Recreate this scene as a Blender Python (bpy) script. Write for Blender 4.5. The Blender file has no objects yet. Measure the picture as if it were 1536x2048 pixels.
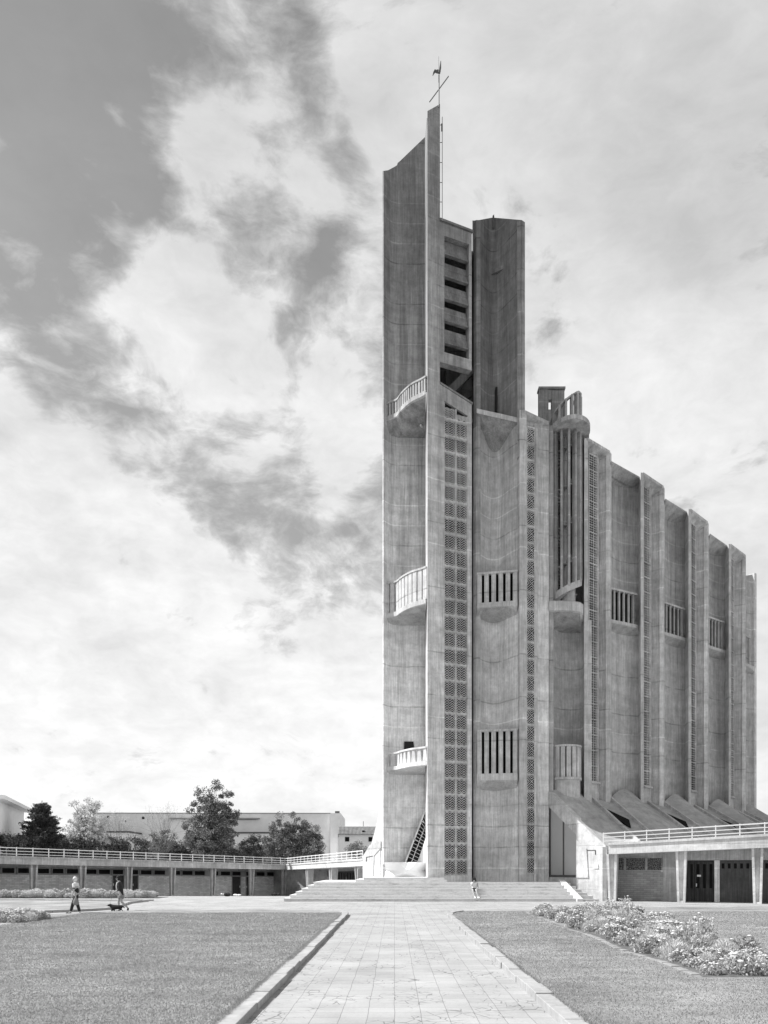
import bpy, bmesh, math, random
import numpy as np
from mathutils import Vector, Matrix
random.seed(7); np.random.seed(7)
SC = bpy.context.scene
COL = SC.collection
R = math.radians
# ------------------------------------------------------------ camera
F = 1536.0; CX = 789.0; HY = 1737.0; H = 2.1      # focal (px), principal column, horizon row, eye height
cam = bpy.data.cameras.new("camera")
cam.sensor_fit = 'HORIZONTAL'; cam.sensor_width = 24.0; cam.lens = 24.0
cam.shift_x = -21.0/1536.0; cam.shift_y = 713.0/1536.0
cam.clip_start = 0.1; cam.clip_end = 4000
camo = bpy.data.objects.new("camera", cam); COL.objects.link(camo)
camo.location = (0, 0, H); camo.rotation_euler = (R(90), 0, 0)
SC.camera = camo
# ------------------------------------------------------------ sky, sun, exposure
SUN_EL = R(50); SUN_AZ_VEC = Vector((-0.998, 0.055, 0)).normalized()
SKY_STRENGTH = 0.10
CLOUD = 4.75; CLEAR = 0.66     # cloud and clear-sky brightness before the strength
SUN_STRENGTH = 3.4
SC.view_settings.view_transform = 'Standard'; SC.view_settings.look = 'None'
SC.view_settings.gamma = 1; SC.view_settings.exposure = 1.02
sd = bpy.data.lights.new("sun", 'SUN'); sd.energy = SUN_STRENGTH; sd.angle = R(0.5); sd.color = (1, 1, 1)
so = bpy.data.objects.new("sun", sd); COL.objects.link(so)
to_sun = Vector((SUN_AZ_VEC.x*math.cos(SUN_EL), SUN_AZ_VEC.y*math.cos(SUN_EL), math.sin(SUN_EL)))
so.rotation_euler = to_sun.to_track_quat('Z', 'Y').to_euler(); so.location = (-40, 0, 60)

class NT:
    """small helper for node trees"""
    def __init__(s, tree): s.t = tree
    def n(s, typ, ins=None, **kw):
        nd = s.t.nodes.new(typ)
        for k, v in kw.items(): setattr(nd, k, v)
        if ins:
            for k, v in ins.items():
                sock = nd.inputs[k]
                if hasattr(v, 'is_output') or isinstance(v, bpy.types.NodeSocket): s.t.links.new(v, sock)
                else: sock.default_value = v
        return nd
    def m(s, op, a, b=0.0, c=0.0, clamp=False):
        nd = s.n('ShaderNodeMath', {0: a, 1: b, 2: c}, operation=op); nd.use_clamp = clamp
        return nd.outputs[0]
    def vm(s, op, a, b=None, out=0):
        nd = s.n('ShaderNodeVectorMath', {0: a} if b is None else {0: a, 1: b}, operation=op)
        return nd.outputs[out]
    def mr(s, v, a, b, c, d, smooth=False):
        nd = s.n('ShaderNodeMapRange', {0: v, 1: a, 2: b, 3: c, 4: d})
        nd.clamp = True
        if smooth: nd.interpolation_type = 'SMOOTHSTEP'
        return nd.outputs[0]
    def noise(s, vec, scale, detail=4, rough=0.5, dist=0.0):
        return s.n('ShaderNodeTexNoise', {'Vector': vec, 'Scale': scale, 'Detail': detail, 'Roughness': rough, 'Distortion': dist}).outputs[0]
    def comb(s, x, y, z):
        return s.n('ShaderNodeCombineXYZ', {0: x, 1: y, 2: z}).outputs[0]

def pdir(x, y):
    return Vector(((x-CX)/F, 1, (HY-y)/F)).normalized()

w = bpy.data.worlds.new("World"); SC.world = w; w.use_nodes = True
t = w.node_tree; t.nodes.clear(); g = NT(t)
sky = g.n('ShaderNodeTexSky'); sky.sky_type = 'NISHITA'; sky.sun_disc = False
sky.sun_elevation = SUN_EL; sky.sun_rotation = math.atan2(to_sun.x, to_sun.y)
bw = g.n('ShaderNodeRGBToBW', {0: sky.outputs[0]}).outputs[0]
D = g.n('ShaderNodeTexCoord').outputs['Generated']
D = g.vm('NORMALIZE', D)
sep = g.n('ShaderNodeSeparateXYZ', {0: D}); dx, dy, dz = sep.outputs
# broken cumulus and veils: soft cloud masses placed by direction, their edges torn by turbulence
den = g.m('ADD', g.m('MAXIMUM', dz, 0.0), 0.50)
plane = g.comb(g.m('DIVIDE', dx, den), g.m('DIVIDE', dy, den), g.m('MULTIPLY', dz, 1.3))
def warpv(vec, sc, amp, det=4.0):
    nz = g.n('ShaderNodeTexNoise', {'Vector': vec, 'Scale': sc, 'Detail': det, 'Roughness': .55})
    v = g.vm('SUBTRACT', nz.outputs[1], (0.5, 0.5, 0.5))
    return g.n('ShaderNodeVectorMath', {0: v, 'Scale': amp}, operation='SCALE').outputs[0]
pw = g.vm('ADD', plane, warpv(plane, 3.0, .16))
Dw = g.vm('ADD', D, warpv(D, 7.0, .16))
n1 = g.noise(pw, 9.0, 12, 0.62)
n2 = g.noise(g.vm('ADD', pw, warpv(pw, 14.0, .03)), 21.0, 9, 0.62)
n3 = g.noise(g.vm('ADD', D, (3.1, 0.4, 7.7)), 3.0, 4, 0.5)
blobs = [ # photo column, row, radius px, weight: + cloud, - clear sky
 (440,215,60,1.0),(420,300,62,1.0),(470,345,55,.8),(400,380,60,.6),(540,330,40,.35),
 (620,395,60,.75),(560,440,60,.8),(690,430,50,.5),(640,470,40,.3),
 (390,570,110,1.1),(290,640,85,.9),(220,600,60,.5),(170,520,50,.35),(470,680,95,1.0),(380,790,80,.85),(520,600,50,.5),(520,830,45,.6),(330,720,80,.8),(480,900,45,.4),
 (680,720,75,1.1),(640,830,60,.9),(690,950,75,1.0),(740,820,90,.9),(650,1010,50,.6),
 (-20,830,110,1.1),(70,960,110,1.2),(200,990,95,.9),(310,1060,90,.9),(400,1130,90,.8),(130,1100,180,.8),
 (235,285,32,.75),(310,110,30,.5),(110,150,210,-.75),(110,400,170,-.75),(300,380,90,-.4),(70,620,90,-.5),(150,730,70,-.6),(240,840,60,-.65),(330,900,38,-.5),(430,1005,40,-.45),(520,1065,34,-.4),
 (760,80,120,.8),(680,150,70,.6),(900,60,200,.8),(830,260,90,.7),(1000,260,200,.9),(1200,60,250,.8),(1400,250,250,.8),(1150,420,150,.6),(1350,600,200,.8),(1250,800,200,.9),(1450,900,200,.8),(1480,60,160,.4),
 (1100,900,150,.6),(1500,1150,150,.7),(820,480,80,.5),(740,560,60,.5),
 (700,330,48,-.7),(650,310,30,-.35),(590,210,45,-.5),(500,150,30,-.35),(330,130,110,-.5),(120,250,200,-.35),(320,450,70,-.4),(300,520,60,.3),(0,640,30,.5),
 (590,760,30,-.85),(570,690,26,-.6),(600,610,30,-.6),(620,540,36,-.6),(590,860,34,-.7),(560,960,40,-.3),(470,1010,60,-.35),(545,1050,40,-.3),(740,1090,30,-.2),(395,930,40,-.4),
 (1190,600,55,-.35),(1080,640,50,-.25),(560,60,60,-.5)]
acc = None
for (bx, by, br, bwgt) in blobs:
    c = pdir(bx, by); rad = br/F*(c.y)**1.3
    d = g.vm('DISTANCE', Dw, tuple(c), out=1)
    v = g.m('MULTIPLY', g.m('EXPONENT', g.m('MULTIPLY', g.m('MULTIPLY', d, d), -1.0/(rad*rad*1.25))), bwgt)
    acc = v if acc is None else g.m('ADD', acc, v)
low = g.mr(dz, 0.20, 0.42, 1.15, 0.0, True)
cov = g.m('ADD', g.m('ADD', g.m('MULTIPLY', g.m('SUBTRACT', n1, 0.5), 3.0), g.m('MULTIPLY', g.m('SUBTRACT', n2, 0.5), 2.1)), g.m('ADD', g.m('MULTIPLY', acc, .80), low))
cov = g.m('ADD', cov, g.m('MULTIPLY', g.m('SUBTRACT', n3, 0.5), 0.7))
cl = g.mr(cov, -0.55, 0.62, 0.0, 1.0)
cl = g.m('MULTIPLY', cl, g.mr(cl, 0, .8, .60, 1.0))
n4 = g.noise(g.vm('ADD', pw, (5, 2, 1)), 9.0, 9, .6)
shade = g.mr(g.m('ADD', g.m('MULTIPLY', n2, .55), g.m('MULTIPLY', n4, .60)), 0.42, 0.74, 0.86, 1.05)
shade = g.m('ADD', g.m('MULTIPLY', shade, g.mr(dz, .05, .40, .7, 1.0)), g.mr(dz, .05, .40, .30, 0.0))
hor = g.mr(dz, 0.0, 0.45, 1.12, 0.98, True)
edge = g.mr(dz, 0.45, 0.75, 1.0, 0.82, True)
edge = g.m('MULTIPLY', edge, g.mr(g.m('DIVIDE', dx, dy), 0.0, 0.5, 1.0, 0.90, True))
wisp = g.noise(g.vm('ADD', pw, (2, 7, 3)), 4.0, 8, .6)
shade = g.m('MULTIPLY', shade, g.mr(wisp, .32, .68, .86, 1.06))
cloudv = g.m('MULTIPLY', g.m('MULTIPLY', shade, hor), g.m('MULTIPLY', edge, CLOUD))
clearv = g.m('ADD', g.m('MULTIPLY', g.m('MINIMUM', bw, 4.0), 0.40), g.m('MULTIPLY', g.m('MULTIPLY', g.mr(n1, .3, .7, .92, 1.25), g.mr(dz, .35, .72, 1.6, 1.0)), CLEAR))
mixv = g.m('ADD', g.m('MULTIPLY', cloudv, cl), g.m('MULTIPLY', clearv, g.m('SUBTRACT', 1.0, cl)))
below = g.mr(dz, -0.02, 0.0, 0.35, 1.0)
mixv = g.m('MULTIPLY', mixv, below)
bg = g.n('ShaderNodeBackground', {'Color': g.comb(mixv, mixv, mixv), 'Strength': SKY_STRENGTH})
g.t.links.new(bg.outputs[0], g.n('ShaderNodeOutputWorld').inputs[0])

# ------------------------------------------------------------ mesh helpers
def P(px, Y): return ((px-CX)*Y/F, Y)                # plan point seen in column px at depth Y
def Z(y, Y): return H + (HY-y)*Y/F                   # height seen in row y at depth Y
def sm(a, b, x):
    u = max(0.0, min(1.0, (x-a)/(b-a))); return u*u*(3-2*u)
def gz(X, Y):                                        # the court falls away gently to the back left
    d = max(0.0, (Y-55)/30.0)
    return -1.02*(d**1.3)*sm(0, 8, -X) if Y < 95 else -1.5*sm(0, 8, -X)

def catmull(pts, n):
    pts = [Vector(p) for p in pts]; out = []
    P_ = [pts[0]*2-pts[1]] + pts + [pts[-1]*2-pts[-2]]
    m = len(pts)-1
    for i in range(n+1):
        s = i/n*m; k = min(int(s), m-1); u = s-k
        a, b, c, d = P_[k:k+4]
        out.append(0.5*((2*b)+(c-a)*u+(2*a-5*b+4*c-d)*u*u+(3*b-a-3*c+d)*u**3))
    return out

class MB:
    def __init__(s): s.v = []; s.f = []
    def add(s, vs, fs):
        o = len(s.v); s.v += [tuple(v) for v in vs]; s.f += [tuple(i+o for i in f) for f in fs]; return s
    def hexa(s, b, t):
        """bottom quad b, top quad t (ccw seen from above)"""
        return s.add(list(b)+list(t), [(3,2,1,0),(4,5,6,7),(0,1,5,4),(1,2,6,5),(2,3,7,6),(3,0,4,7)])
    def box(s, x0, x1, y0, y1, z0, z1):
        return s.hexa([(x0,y0,z0),(x1,y0,z0),(x1,y1,z0),(x0,y1,z0)], [(x0,y0,z1),(x1,y0,z1),(x1,y1,z1),(x0,y1,z1)])
    def prism(s, pts, z0, z1):
        """plan polygon, z0/z1 numbers or lists"""
        n = len(pts)
        z0 = z0 if isinstance(z0, (list, tuple)) else [z0]*n
        z1 = z1 if isinstance(z1, (list, tuple)) else [z1]*n
        vs = [(p[0], p[1], z0[i]) for i, p in enumerate(pts)] + [(p[0], p[1], z1[i]) for i, p in enumerate(pts)]
        fs = [tuple(range(n-1, -1, -1)), tuple(range(n, 2*n))] + [(i, (i+1) % n, n+(i+1) % n, n+i) for i in range(n)]
        return s.add(vs, fs)
    def wall(s, pts, z0, z1, th, back=None):
        """front polyline left to right seen from outside, solid th deep behind it"""
        n = len(pts); pts = [Vector((p[0], p[1])) for p in pts]
        z0 = z0 if isinstance(z0, (list, tuple)) else [z0]*n
        z1 = z1 if isinstance(z1, (list, tuple)) else [z1]*n
        bdir = back; back = []
        for i in range(n):
            a = pts[max(i-1, 0)]; b = pts[min(i+1, n-1)]; d = (b-a).normalized()
            back.append(pts[i] + (Vector(bdir) if bdir else Vector((-d.y, d.x)))*th)
        vs = []
        for i in range(n):
            vs += [(*pts[i], z0[i]), (*pts[i], z1[i]), (*back[i], z1[i]), (*back[i], z0[i])]
        fs = [(0, 1, 2, 3), (4*n-1, 4*n-2, 4*n-3, 4*n-4)]
        for i in range(n-1):
            a, b = 4*i, 4*(i+1)
            fs += [(a, b, b+1, a+1), (a+1, b+1, b+2, a+2), (a+2, b+2, b+3, a+3), (a+3, b+3, b, a)]
        return s.add(vs, fs)
    def tube(s, pts, r, n=8, caps=True):
        pts = [Vector(p) for p in pts]; m = len(pts)
        rs = r if isinstance(r, (list, tuple)) else [r]*m
        vs = []; up = Vector((0.13, 0.21, 1)).normalized()
        for i in range(m):
            d = (pts[min(i+1, m-1)]-pts[max(i-1, 0)]).normalized()
            a = d.cross(up)
            if a.length < 1e-3: a = d.cross(Vector((1, 0, 0)))
            a.normalize(); b = d.cross(a)
            for k in range(n):
                th = 2*math.pi*k/n
                vs.append(pts[i]+a*math.cos(th)*rs[i]+b*math.sin(th)*rs[i])
        fs = []
        for i in range(m-1):
            for k in range(n):
                fs.append((i*n+k, i*n+(k+1) % n, (i+1)*n+(k+1) % n, (i+1)*n+k))
        if caps: fs += [tuple(range(n-1, -1, -1)), tuple(range((m-1)*n, m*n))]
        return s.add(vs, fs)
    def bar(s, a, b, w, h):
        """square bar from a to b, w sideways, h high"""
        a = Vector(a); b = Vector(b); d = (b-a).normalized()
        side = Vector((-d.y, d.x, 0))
        if side.length < 1e-3: side = Vector((1, 0, 0))
        side.normalize(); up = side.cross(d) * -1
        if up.z < 0: up = -up
        side *= w/2; up *= h/2
        return s.hexa([a-side-up, a+side-up, b+side-up, b-side-up], [a-side+up, a+side+up, b+side+up, b-side+up])
    def sphere(s, c, r, seg=8, rings=6):
        r = r if isinstance(r, (tuple, list)) else (r, r, r)
        vs = [(c[0], c[1], c[2]-r[2])]; fs = []
        for i in range(1, rings):
            ph = -math.pi/2+math.pi*i/rings
            for k in range(seg):
                th = 2*math.pi*k/seg
                vs.append((c[0]+r[0]*math.cos(ph)*math.cos(th), c[1]+r[1]*math.cos(ph)*math.sin(th), c[2]+r[2]*math.sin(ph)))
        vs.append((c[0], c[1], c[2]+r[2])); L = len(vs)-1
        for k in range(seg):
            fs.append((0, 1+(k+1) % seg, 1+k)); fs.append((L, L-seg+k, L-seg+(k+1) % seg))
        for i in range(rings-2):
            for k in range(seg):
                a = 1+i*seg
                fs.append((a+k, a+(k+1) % seg, a+seg+(k+1) % seg, a+seg+k))
        return s.add(vs, fs)
    def build(s, name, mat, parent=None, smooth=False, bevel=0):
        me = bpy.data.meshes.new(name); me.from_pydata(s.v, [], s.f)
        bm = bmesh.new(); bm.from_mesh(me); bmesh.ops.recalc_face_normals(bm, faces=bm.faces); bm.to_mesh(me); bm.free()
        return link(name, me, mat, parent, smooth, bevel)

def link(name, me, mat, parent=None, smooth=False, bevel=0):
    me.update()
    if mat: me.materials.append(mat)
    if smooth: me.polygons.foreach_set('use_smooth', [True]*len(me.polygons))
    o = bpy.data.objects.new(name, me); COL.objects.link(o)
    if parent: attach(o, parent)
    if bevel:
        b = o.modifiers.new('bevel', 'BEVEL'); b.width = bevel; b.segments = 2; b.limit_method = 'ANGLE'
    return o
def attach(o, parent):
    o.parent = parent
    m = Matrix.Identity(4); p = parent
    while p is not None:
        loc = Matrix.LocRotScale(p.location, p.rotation_euler, p.scale)
        m = (p.matrix_parent_inverse @ loc) @ m if p.parent else loc @ m
        p = p.parent
    o.matrix_parent_inverse = m.inverted()
def raw(name, verts, faces_n, loops, mat, parent=None):
    """fast mesh from numpy: verts (n,3), faces all of size faces_n, loops flat"""
    me = bpy.data.meshes.new(name); nv = len(verts); nf = len(loops)//faces_n
    me.vertices.add(nv); me.vertices.foreach_set('co', np.asarray(verts, dtype=np.float32).ravel())
    me.loops.add(len(loops)); me.loops.foreach_set('vertex_index', np.asarray(loops, dtype=np.int32))
    me.polygons.add(nf); me.polygons.foreach_set('loop_start', np.arange(0, nf*faces_n, faces_n, dtype=np.int32))
    me.polygons.foreach_set('loop_total', np.full(nf, faces_n, dtype=np.int32))
    me.update(calc_edges=True); me.validate()
    return link(name, me, mat, parent)
def tag(o, label=None, cat=None, group=None, kind=None):
    if label: o['label'] = label
    if cat: o['category'] = cat
    if group: o['group'] = group
    if kind: o['kind'] = kind
    return o
def thing(name, label, cat, loc=(0, 0, 0), group=None, rz=0):
    o = bpy.data.objects.new(name, None); COL.objects.link(o)
    o.location = loc; o.rotation_euler = (0, 0, rz); o.empty_display_size = 0.2
    return tag(o, label, cat, group)
def copy_tree(o, loc, rz=0, sc=1.0, label=None):
    c = o.copy(); COL.objects.link(c); c.location = loc; c.rotation_euler = (0, 0, rz); c.scale = (sc, sc, sc)
    if label: c['label'] = label
    for ch in list(o.children):
        d = ch.copy(); COL.objects.link(d); d.parent = c
        for gch in list(ch.children):
            e = gch.copy(); COL.objects.link(e); e.parent = d
    return c

# ------------------------------------------------------------ materials (the photograph is black and white: greys)
def new_mat(name):
    m = bpy.data.materials.new(name); m.use_nodes = True; m.node_tree.nodes.clear()
    return m, NT(m.node_tree)
def finish(g, val, rough=0.9, bump=None, bstr=0.3, bdist=0.02, spec=0.2, extra=None):
    b = g.n('ShaderNodeBsdfPrincipled', {'Base Color': g.comb(val, val, val), 'Roughness': rough, 'Specular IOR Level': spec})
    if bump is not None:
        bn = g.n('ShaderNodeBump', {'Height': bump, 'Strength': bstr, 'Distance': bdist})
        g.t.links.new(bn.outputs[0], b.inputs['Normal'])
    g.t.links.new(b.outputs[0], g.n('ShaderNodeOutputMaterial').inputs[0])
    return b
def wpos(g): return g.n('ShaderNodeNewGeometry').outputs['Position']

def concrete(name, base=0.33, weather=True, boards=1.0, stain=1.0, pour=1.45, lines=1.0):
    m, g = new_mat(name); p = wpos(g); s = g.n('ShaderNodeSeparateXYZ', {0: p}); x, y, z = s.outputs
    fine = g.noise(g.comb(g.m('MULTIPLY', x, 9), g.m('MULTIPLY', y, 9), g.m('MULTIPLY', z, .7)), 1.0, 3, .6)
    brd = g.noise(g.comb(g.m('MULTIPLY', x, 24), g.m('MULTIPLY', y, 24), g.m('MULTIPLY', z, .5)), 1.0, 2, .5)
    big = g.noise(p, .28, 7, .62)
    mid = g.noise(p, 1.9, 6, .65)
    strk = g.noise(g.comb(g.m('MULTIPLY', x, 1.6), g.m('MULTIPLY', y, 1.6), g.m('MULTIPLY', z, .055)), 1.0, 5, .6)
    lift = g.noise(g.comb(g.m('MULTIPLY', x, .2), g.m('MULTIPLY', y, .2), g.m('MULTIPLY', z, 1.2)), 1.0, 4, .6)
    zz = g.m('ADD', z, g.m('MULTIPLY', g.noise(p, 1.3, 3, .6), 0.10))
    fr = g.m('FRACT', g.m('DIVIDE', zz, pour))
    d = g.m('MULTIPLY', g.m('ABSOLUTE', g.m('SUBTRACT', fr, .5)), pour)
    patchy = g.mr(g.noise(p, .9, 4, .7), .34, .56, 0, 1)
    line = g.m('MULTIPLY', g.mr(d, 0.015, 0.065, 1, 0), patchy)
    sign = g.mr(g.noise(g.comb(0.0, 0.0, g.m('FLOOR', g.m('DIVIDE', zz, pour))), 3.7, 0), .45, .55, -1, 1)
    v = g.m('MULTIPLY', g.mr(fine, .25, .75, 1-.15*boards, 1+.15*boards), g.mr(brd, .25, .75, 1-.20*boards, 1+.20*boards))
    v = g.m('MULTIPLY', v, g.mr(big, .3, .7, .82, 1.18))
    v = g.m('MULTIPLY', v, g.mr(mid, .3, .7, .82, 1.18))
    v = g.m('MULTIPLY', v, g.mr(lift, .3, .7, .87, 1.13))
    v = g.m('MULTIPLY', v, g.mr(g.noise(p, 7.0, 5, .75), .28, .72, .90, 1.10))
    v = g.m('MULTIPLY', v, g.m('ADD', 1.0, g.m('MULTIPLY', g.m('MULTIPLY', line, sign), .38*lines)))
    # rain streaks and pits
    v = g.m('MULTIPLY', v, g.mr(strk, .50, .72, 1.0, 1-.16*stain, True))
    pit = g.n('ShaderNodeTexVoronoi', {'Vector': p, 'Scale': 2.2, 'Randomness': 1.0}).outputs[0]
    v = g.m('MULTIPLY', v, g.mr(pit, .03, .07, .70, 1.0))
    if weather:      # soot and lichen gathered on the exposed upper storeys, broken into runs
        h = g.m('ADD', z, g.m('MULTIPLY', g.m('SUBTRACT', strk, .5), 34.0))
        v = g.m('MULTIPLY', v, g.mr(h, 12, 50, 1.0, .35, True))
    v = g.m('MULTIPLY', v, base)
    hgt = g.m('ADD', g.m('ADD', g.m('MULTIPLY', fine, .7), g.m('MULTIPLY', brd, .3)), g.m('SUBTRACT', g.m('MULTIPLY', mid, .5), g.m('MULTIPLY', line, .6)))
    finish(g, v, .92, hgt, .45, .03)
    return m
def plain(name, base, var=.15, scale=3.0, rough=.85, bstr=.15, spec=.2, metal=0):
    m, g = new_mat(name); p = wpos(g)
    n = g.noise(p, scale, 6, .62); n2_ = g.noise(p, scale*.17, 3, .5)
    v = g.m('MULTIPLY', g.m('MULTIPLY', g.mr(n, .3, .7, 1-var, 1+var), g.mr(n2_, .3, .7, 1-var*.6, 1+var*.6)), base)
    b = finish(g, v, rough, n, bstr, .01, spec)
    b.inputs['Metallic'].default_value = metal
    return m
def leafmat(name, lo, hi, rough=.6, trans=.25):
    m, g = new_mat(name); p = wpos(g)
    rnd = g.n('ShaderNodeNewGeometry').outputs['Random Per Island']
    n = g.noise(p, 1.1, 3, .6)
    v = g.mr(g.m('ADD', g.m('MULTIPLY', rnd, .6), g.m('MULTIPLY', n, .6)), .25, .95, lo, hi)
    c = g.comb(v, v, v)
    b = g.n('ShaderNodeBsdfPrincipled', {'Base Color': c, 'Roughness': rough, 'Specular IOR Level': .35})
    tr = g.n('ShaderNodeBsdfTranslucent', {'Color': c})
    mx = g.n('ShaderNodeMixShader', {0: trans, 1: b.outputs[0], 2: tr.outputs[0]})
    g.t.links.new(mx.outputs[0], g.n('ShaderNodeOutputMaterial').inputs[0])
    return m
def brickmat(name, base, dirx, bw_=.42, bh=.13, mortar=.6, rough=.9):
    """long thin bricks laid along the plan direction dirx"""
    m, g = new_mat(name); p = wpos(g)
    u = g.vm('DOT_PRODUCT', p, (dirx[0], dirx[1], 0), out=1)
    z = g.n('ShaderNodeSeparateXYZ', {0: p}).outputs[2]
    vec = g.comb(u, z, 0.0)
    br = g.n('ShaderNodeTexBrick', {'Vector': vec, 'Color1': (1, 1, 1, 1), 'Color2': (.72, .72, .72, 1), 'Mortar': (mortar,)*3+(1,), 'Scale': 1.0,
              'Mortar Size': .014, 'Mortar Smooth': .1, 'Bias': 0.0, 'Brick Width': bw_, 'Row Height': bh})
    c = g.n('ShaderNodeRGBToBW', {0: br.outputs[0]}).outputs[0]
    v = g.m('MULTIPLY', g.m('MULTIPLY', c, base), g.mr(g.noise(p, 2.0, 5, .6), .3, .7, .85, 1.15))
    finish(g, v, rough, br.outputs[1], .4, -.01)
    return m
M = {}
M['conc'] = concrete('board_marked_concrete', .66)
M['conc_bay'] = concrete('bay_shade_concrete', .50)  # board-marked concrete toned down to paint the shade of the deeper bays
M['conc_dk'] = concrete('soot_and_shade_concrete', .44)  # sooty parts, and painted shade on soffits, tower hood and bay slats
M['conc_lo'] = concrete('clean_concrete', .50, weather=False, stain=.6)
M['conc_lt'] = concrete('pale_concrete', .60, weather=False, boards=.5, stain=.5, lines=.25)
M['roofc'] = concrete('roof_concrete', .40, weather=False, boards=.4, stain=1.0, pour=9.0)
M['glass'] = plain('dark_leaded_glass', .012, .4, 1.1, .8, .1, .08)
M['black'] = plain('dark_void_paint', .02, .3)
M['steel'] = plain('painted_steel', .10, .1, 3, .5)
M['white'] = plain('white_paint', .72, .05, 2, .6, .05)
M['stone'] = plain('pale_stone', .50, .14, 1.6, .8, .2)
M['wood'] = concrete('varnished_boards', .09, weather=False, boards=1.4, stain=.3, pour=50)
M['metal_pl'] = plain('smooth_grey_panel', .42, .05, .5, .55, .02)
# ============================================================ THE CHURCH
church = thing('church', 'tall board-marked concrete church with a pointed tower and a long wall of upright folded bays', 'church', (P(900, 53)[0], 53, 1.2))
CH = church
ZB = 0.3      # walls run down into the plinth
def pxz(lst): return [P(a, b) for a, b in lst]

# --- tower, left shell: curved at its outer edge, top cut to a rising slope
pp = [(765,54.6),(767.5,54.5),(770,54.62),(775,54.85),(782,55.1),(790,55.22),(800,55.28),(825,55.3),(850,55.3)]
dense = catmull([(*P(a, b), 0) for a, b in pp], 48)
def toprow(px):
    ks = [(765,342),(776,340.5),(778,339.5),(790,333),(794.3,330),(794.5,326.5),(800,322),(852,272),(870,260)]
    for (a, ya), (b, yb) in zip(ks, ks[1:]):
        if px <= b: return ya+(yb-ya)*(px-a)/(b-a)
    return ks[-1][1]
pts = [(d.x, d.y) for d in dense]; tz = []
for d in dense:
    px = CX+d.x*F/d.y; tz.append(Z(toprow(px), d.y))
MB().wall(pts, 2.4, tz, .4, (0, 1)).build('tower_shell', M['conc'], CH)
MB().prism([P(765,54.6), P(771,54.66), (P(771,54.6)[0]+.02, 56.4), (P(765,54.6)[0]+.12, 56.6)], ZB, 4.0).build('tower_foot', M['conc_lo'], CH)
# outer return of the shell, running back out of sight
MB().wall([(.05, 74), (-.35, 64), (P(765,54.6)[0]+.02, 54.9)], ZB, [30, 38, 47.0], .35).build('tower_side_wall', M['conc'], CH)

# --- tower blade: the tall narrow front pier with its sunlit edge
bx = 2.2
A = (bx, 51.2); B = (P(880,51.65)[0], 51.65)
MB().prism([A, B, (B[0]-.02, 52.75), (bx+.02, 52.5)], ZB, [Z(222,51.2), Z(208,51.65), Z(208,51.65)-.1, Z(222,51.2)-.1]).build('tower_blade', M['conc'], CH)
MB().wall([(bx+.01, 55.32), (bx+.01, 53.9), (bx+.01, 52.45)], ZB, [Z(272,55.3), 54.1, 53.35], .3).build('blade_web', M['conc'], CH)  # top edge raised to keep the sun off the upper shell
nt = MB(); 0 and nt.prism([(bx-.015, 51.19), (bx+.07, 51.19), (bx+.07, 52.5), (bx-.015, 55.2)], 1.5, [52.5, 52.5, 52.6, 54.0]); 

# --- tower body behind the lattice (dark inside)
core = MB()
core.wall([(bx+.3, 53.5), (bx+.3, 58.0), ][::-1], ZB, 45.2, .25)
core.wall([(bx+.3, 58.2), (6.6, 58.2)], ZB, 45.2, .3)
core.wall([(5.62, 55.9), (5.95, 57.9)][::-1], ZB, 45.2, .25)
core.prism([(bx+.3, 52.9), (5.6, 53.6), (5.9, 58.2), (bx+.3, 58.2)], 44.9, 45.15)
core.prism([(bx+.35, 52.9), (5.5, 53.6), (5.8, 58.1), (bx+.35, 58.1)], 33.2, 33.45)
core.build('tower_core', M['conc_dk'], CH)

# --- lattice face of the tower
L0 = Vector(P(880,51.67)); L1 = Vector(P(943.5,52.6)); ld = (L1-L0); LW = ld.length; ldn = ld.normalized(); lnn = Vector((ldn.y, -ldn.x))
def lp(u, v, z): q = L0+ldn*u+lnn*v; return (q.x, q.y, z)
def lbox(mb, u0, u1, v0, v1, z0, z1, z0r=None, z1r=None):
    z0r = z0 if z0r is None else z0r; z1r = z1 if z1r is None else z1r
    mb.hexa([lp(u0, v1, z0), lp(u1, v1, z0r), lp(u1, v0, z0r), lp(u0, v0, z0)], [lp(u0, v1, z1), lp(u1, v1, z1r), lp(u1, v0, z1r), lp(u0, v0, z1)])
uA, uB = .32, LW-.30
zc_l, zc_r = Z(768,51.67), Z(809,52.6)
fr = MB()
lbox(fr, .0, uA, -.5, 0, ZB, zc_l, ZB, zc_l-.13)
lbox(fr, uB, LW, -.5, 0, ZB, zc_r+.1, ZB, zc_r)
sl = (zc_r-zc_l)/LW
lbox(fr, uA, uB, -.5, 0, zc_l-1.05, zc_l+sl*uA, zc_l-1.05+sl*(uB-uA), zc_l+sl*uB)
lbox(fr, uA, uB, -.5, -.01, ZB, 1.62)
fr.build('lattice_frame', M['conc'], CH)
cp = MB(); lbox(cp, -.02, LW+.05, -.62, .05, zc_l+.02, zc_l+.14, zc_r+.02, zc_r+.14); cp.build('sill_coping', M['conc_dk'], CH)

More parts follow.
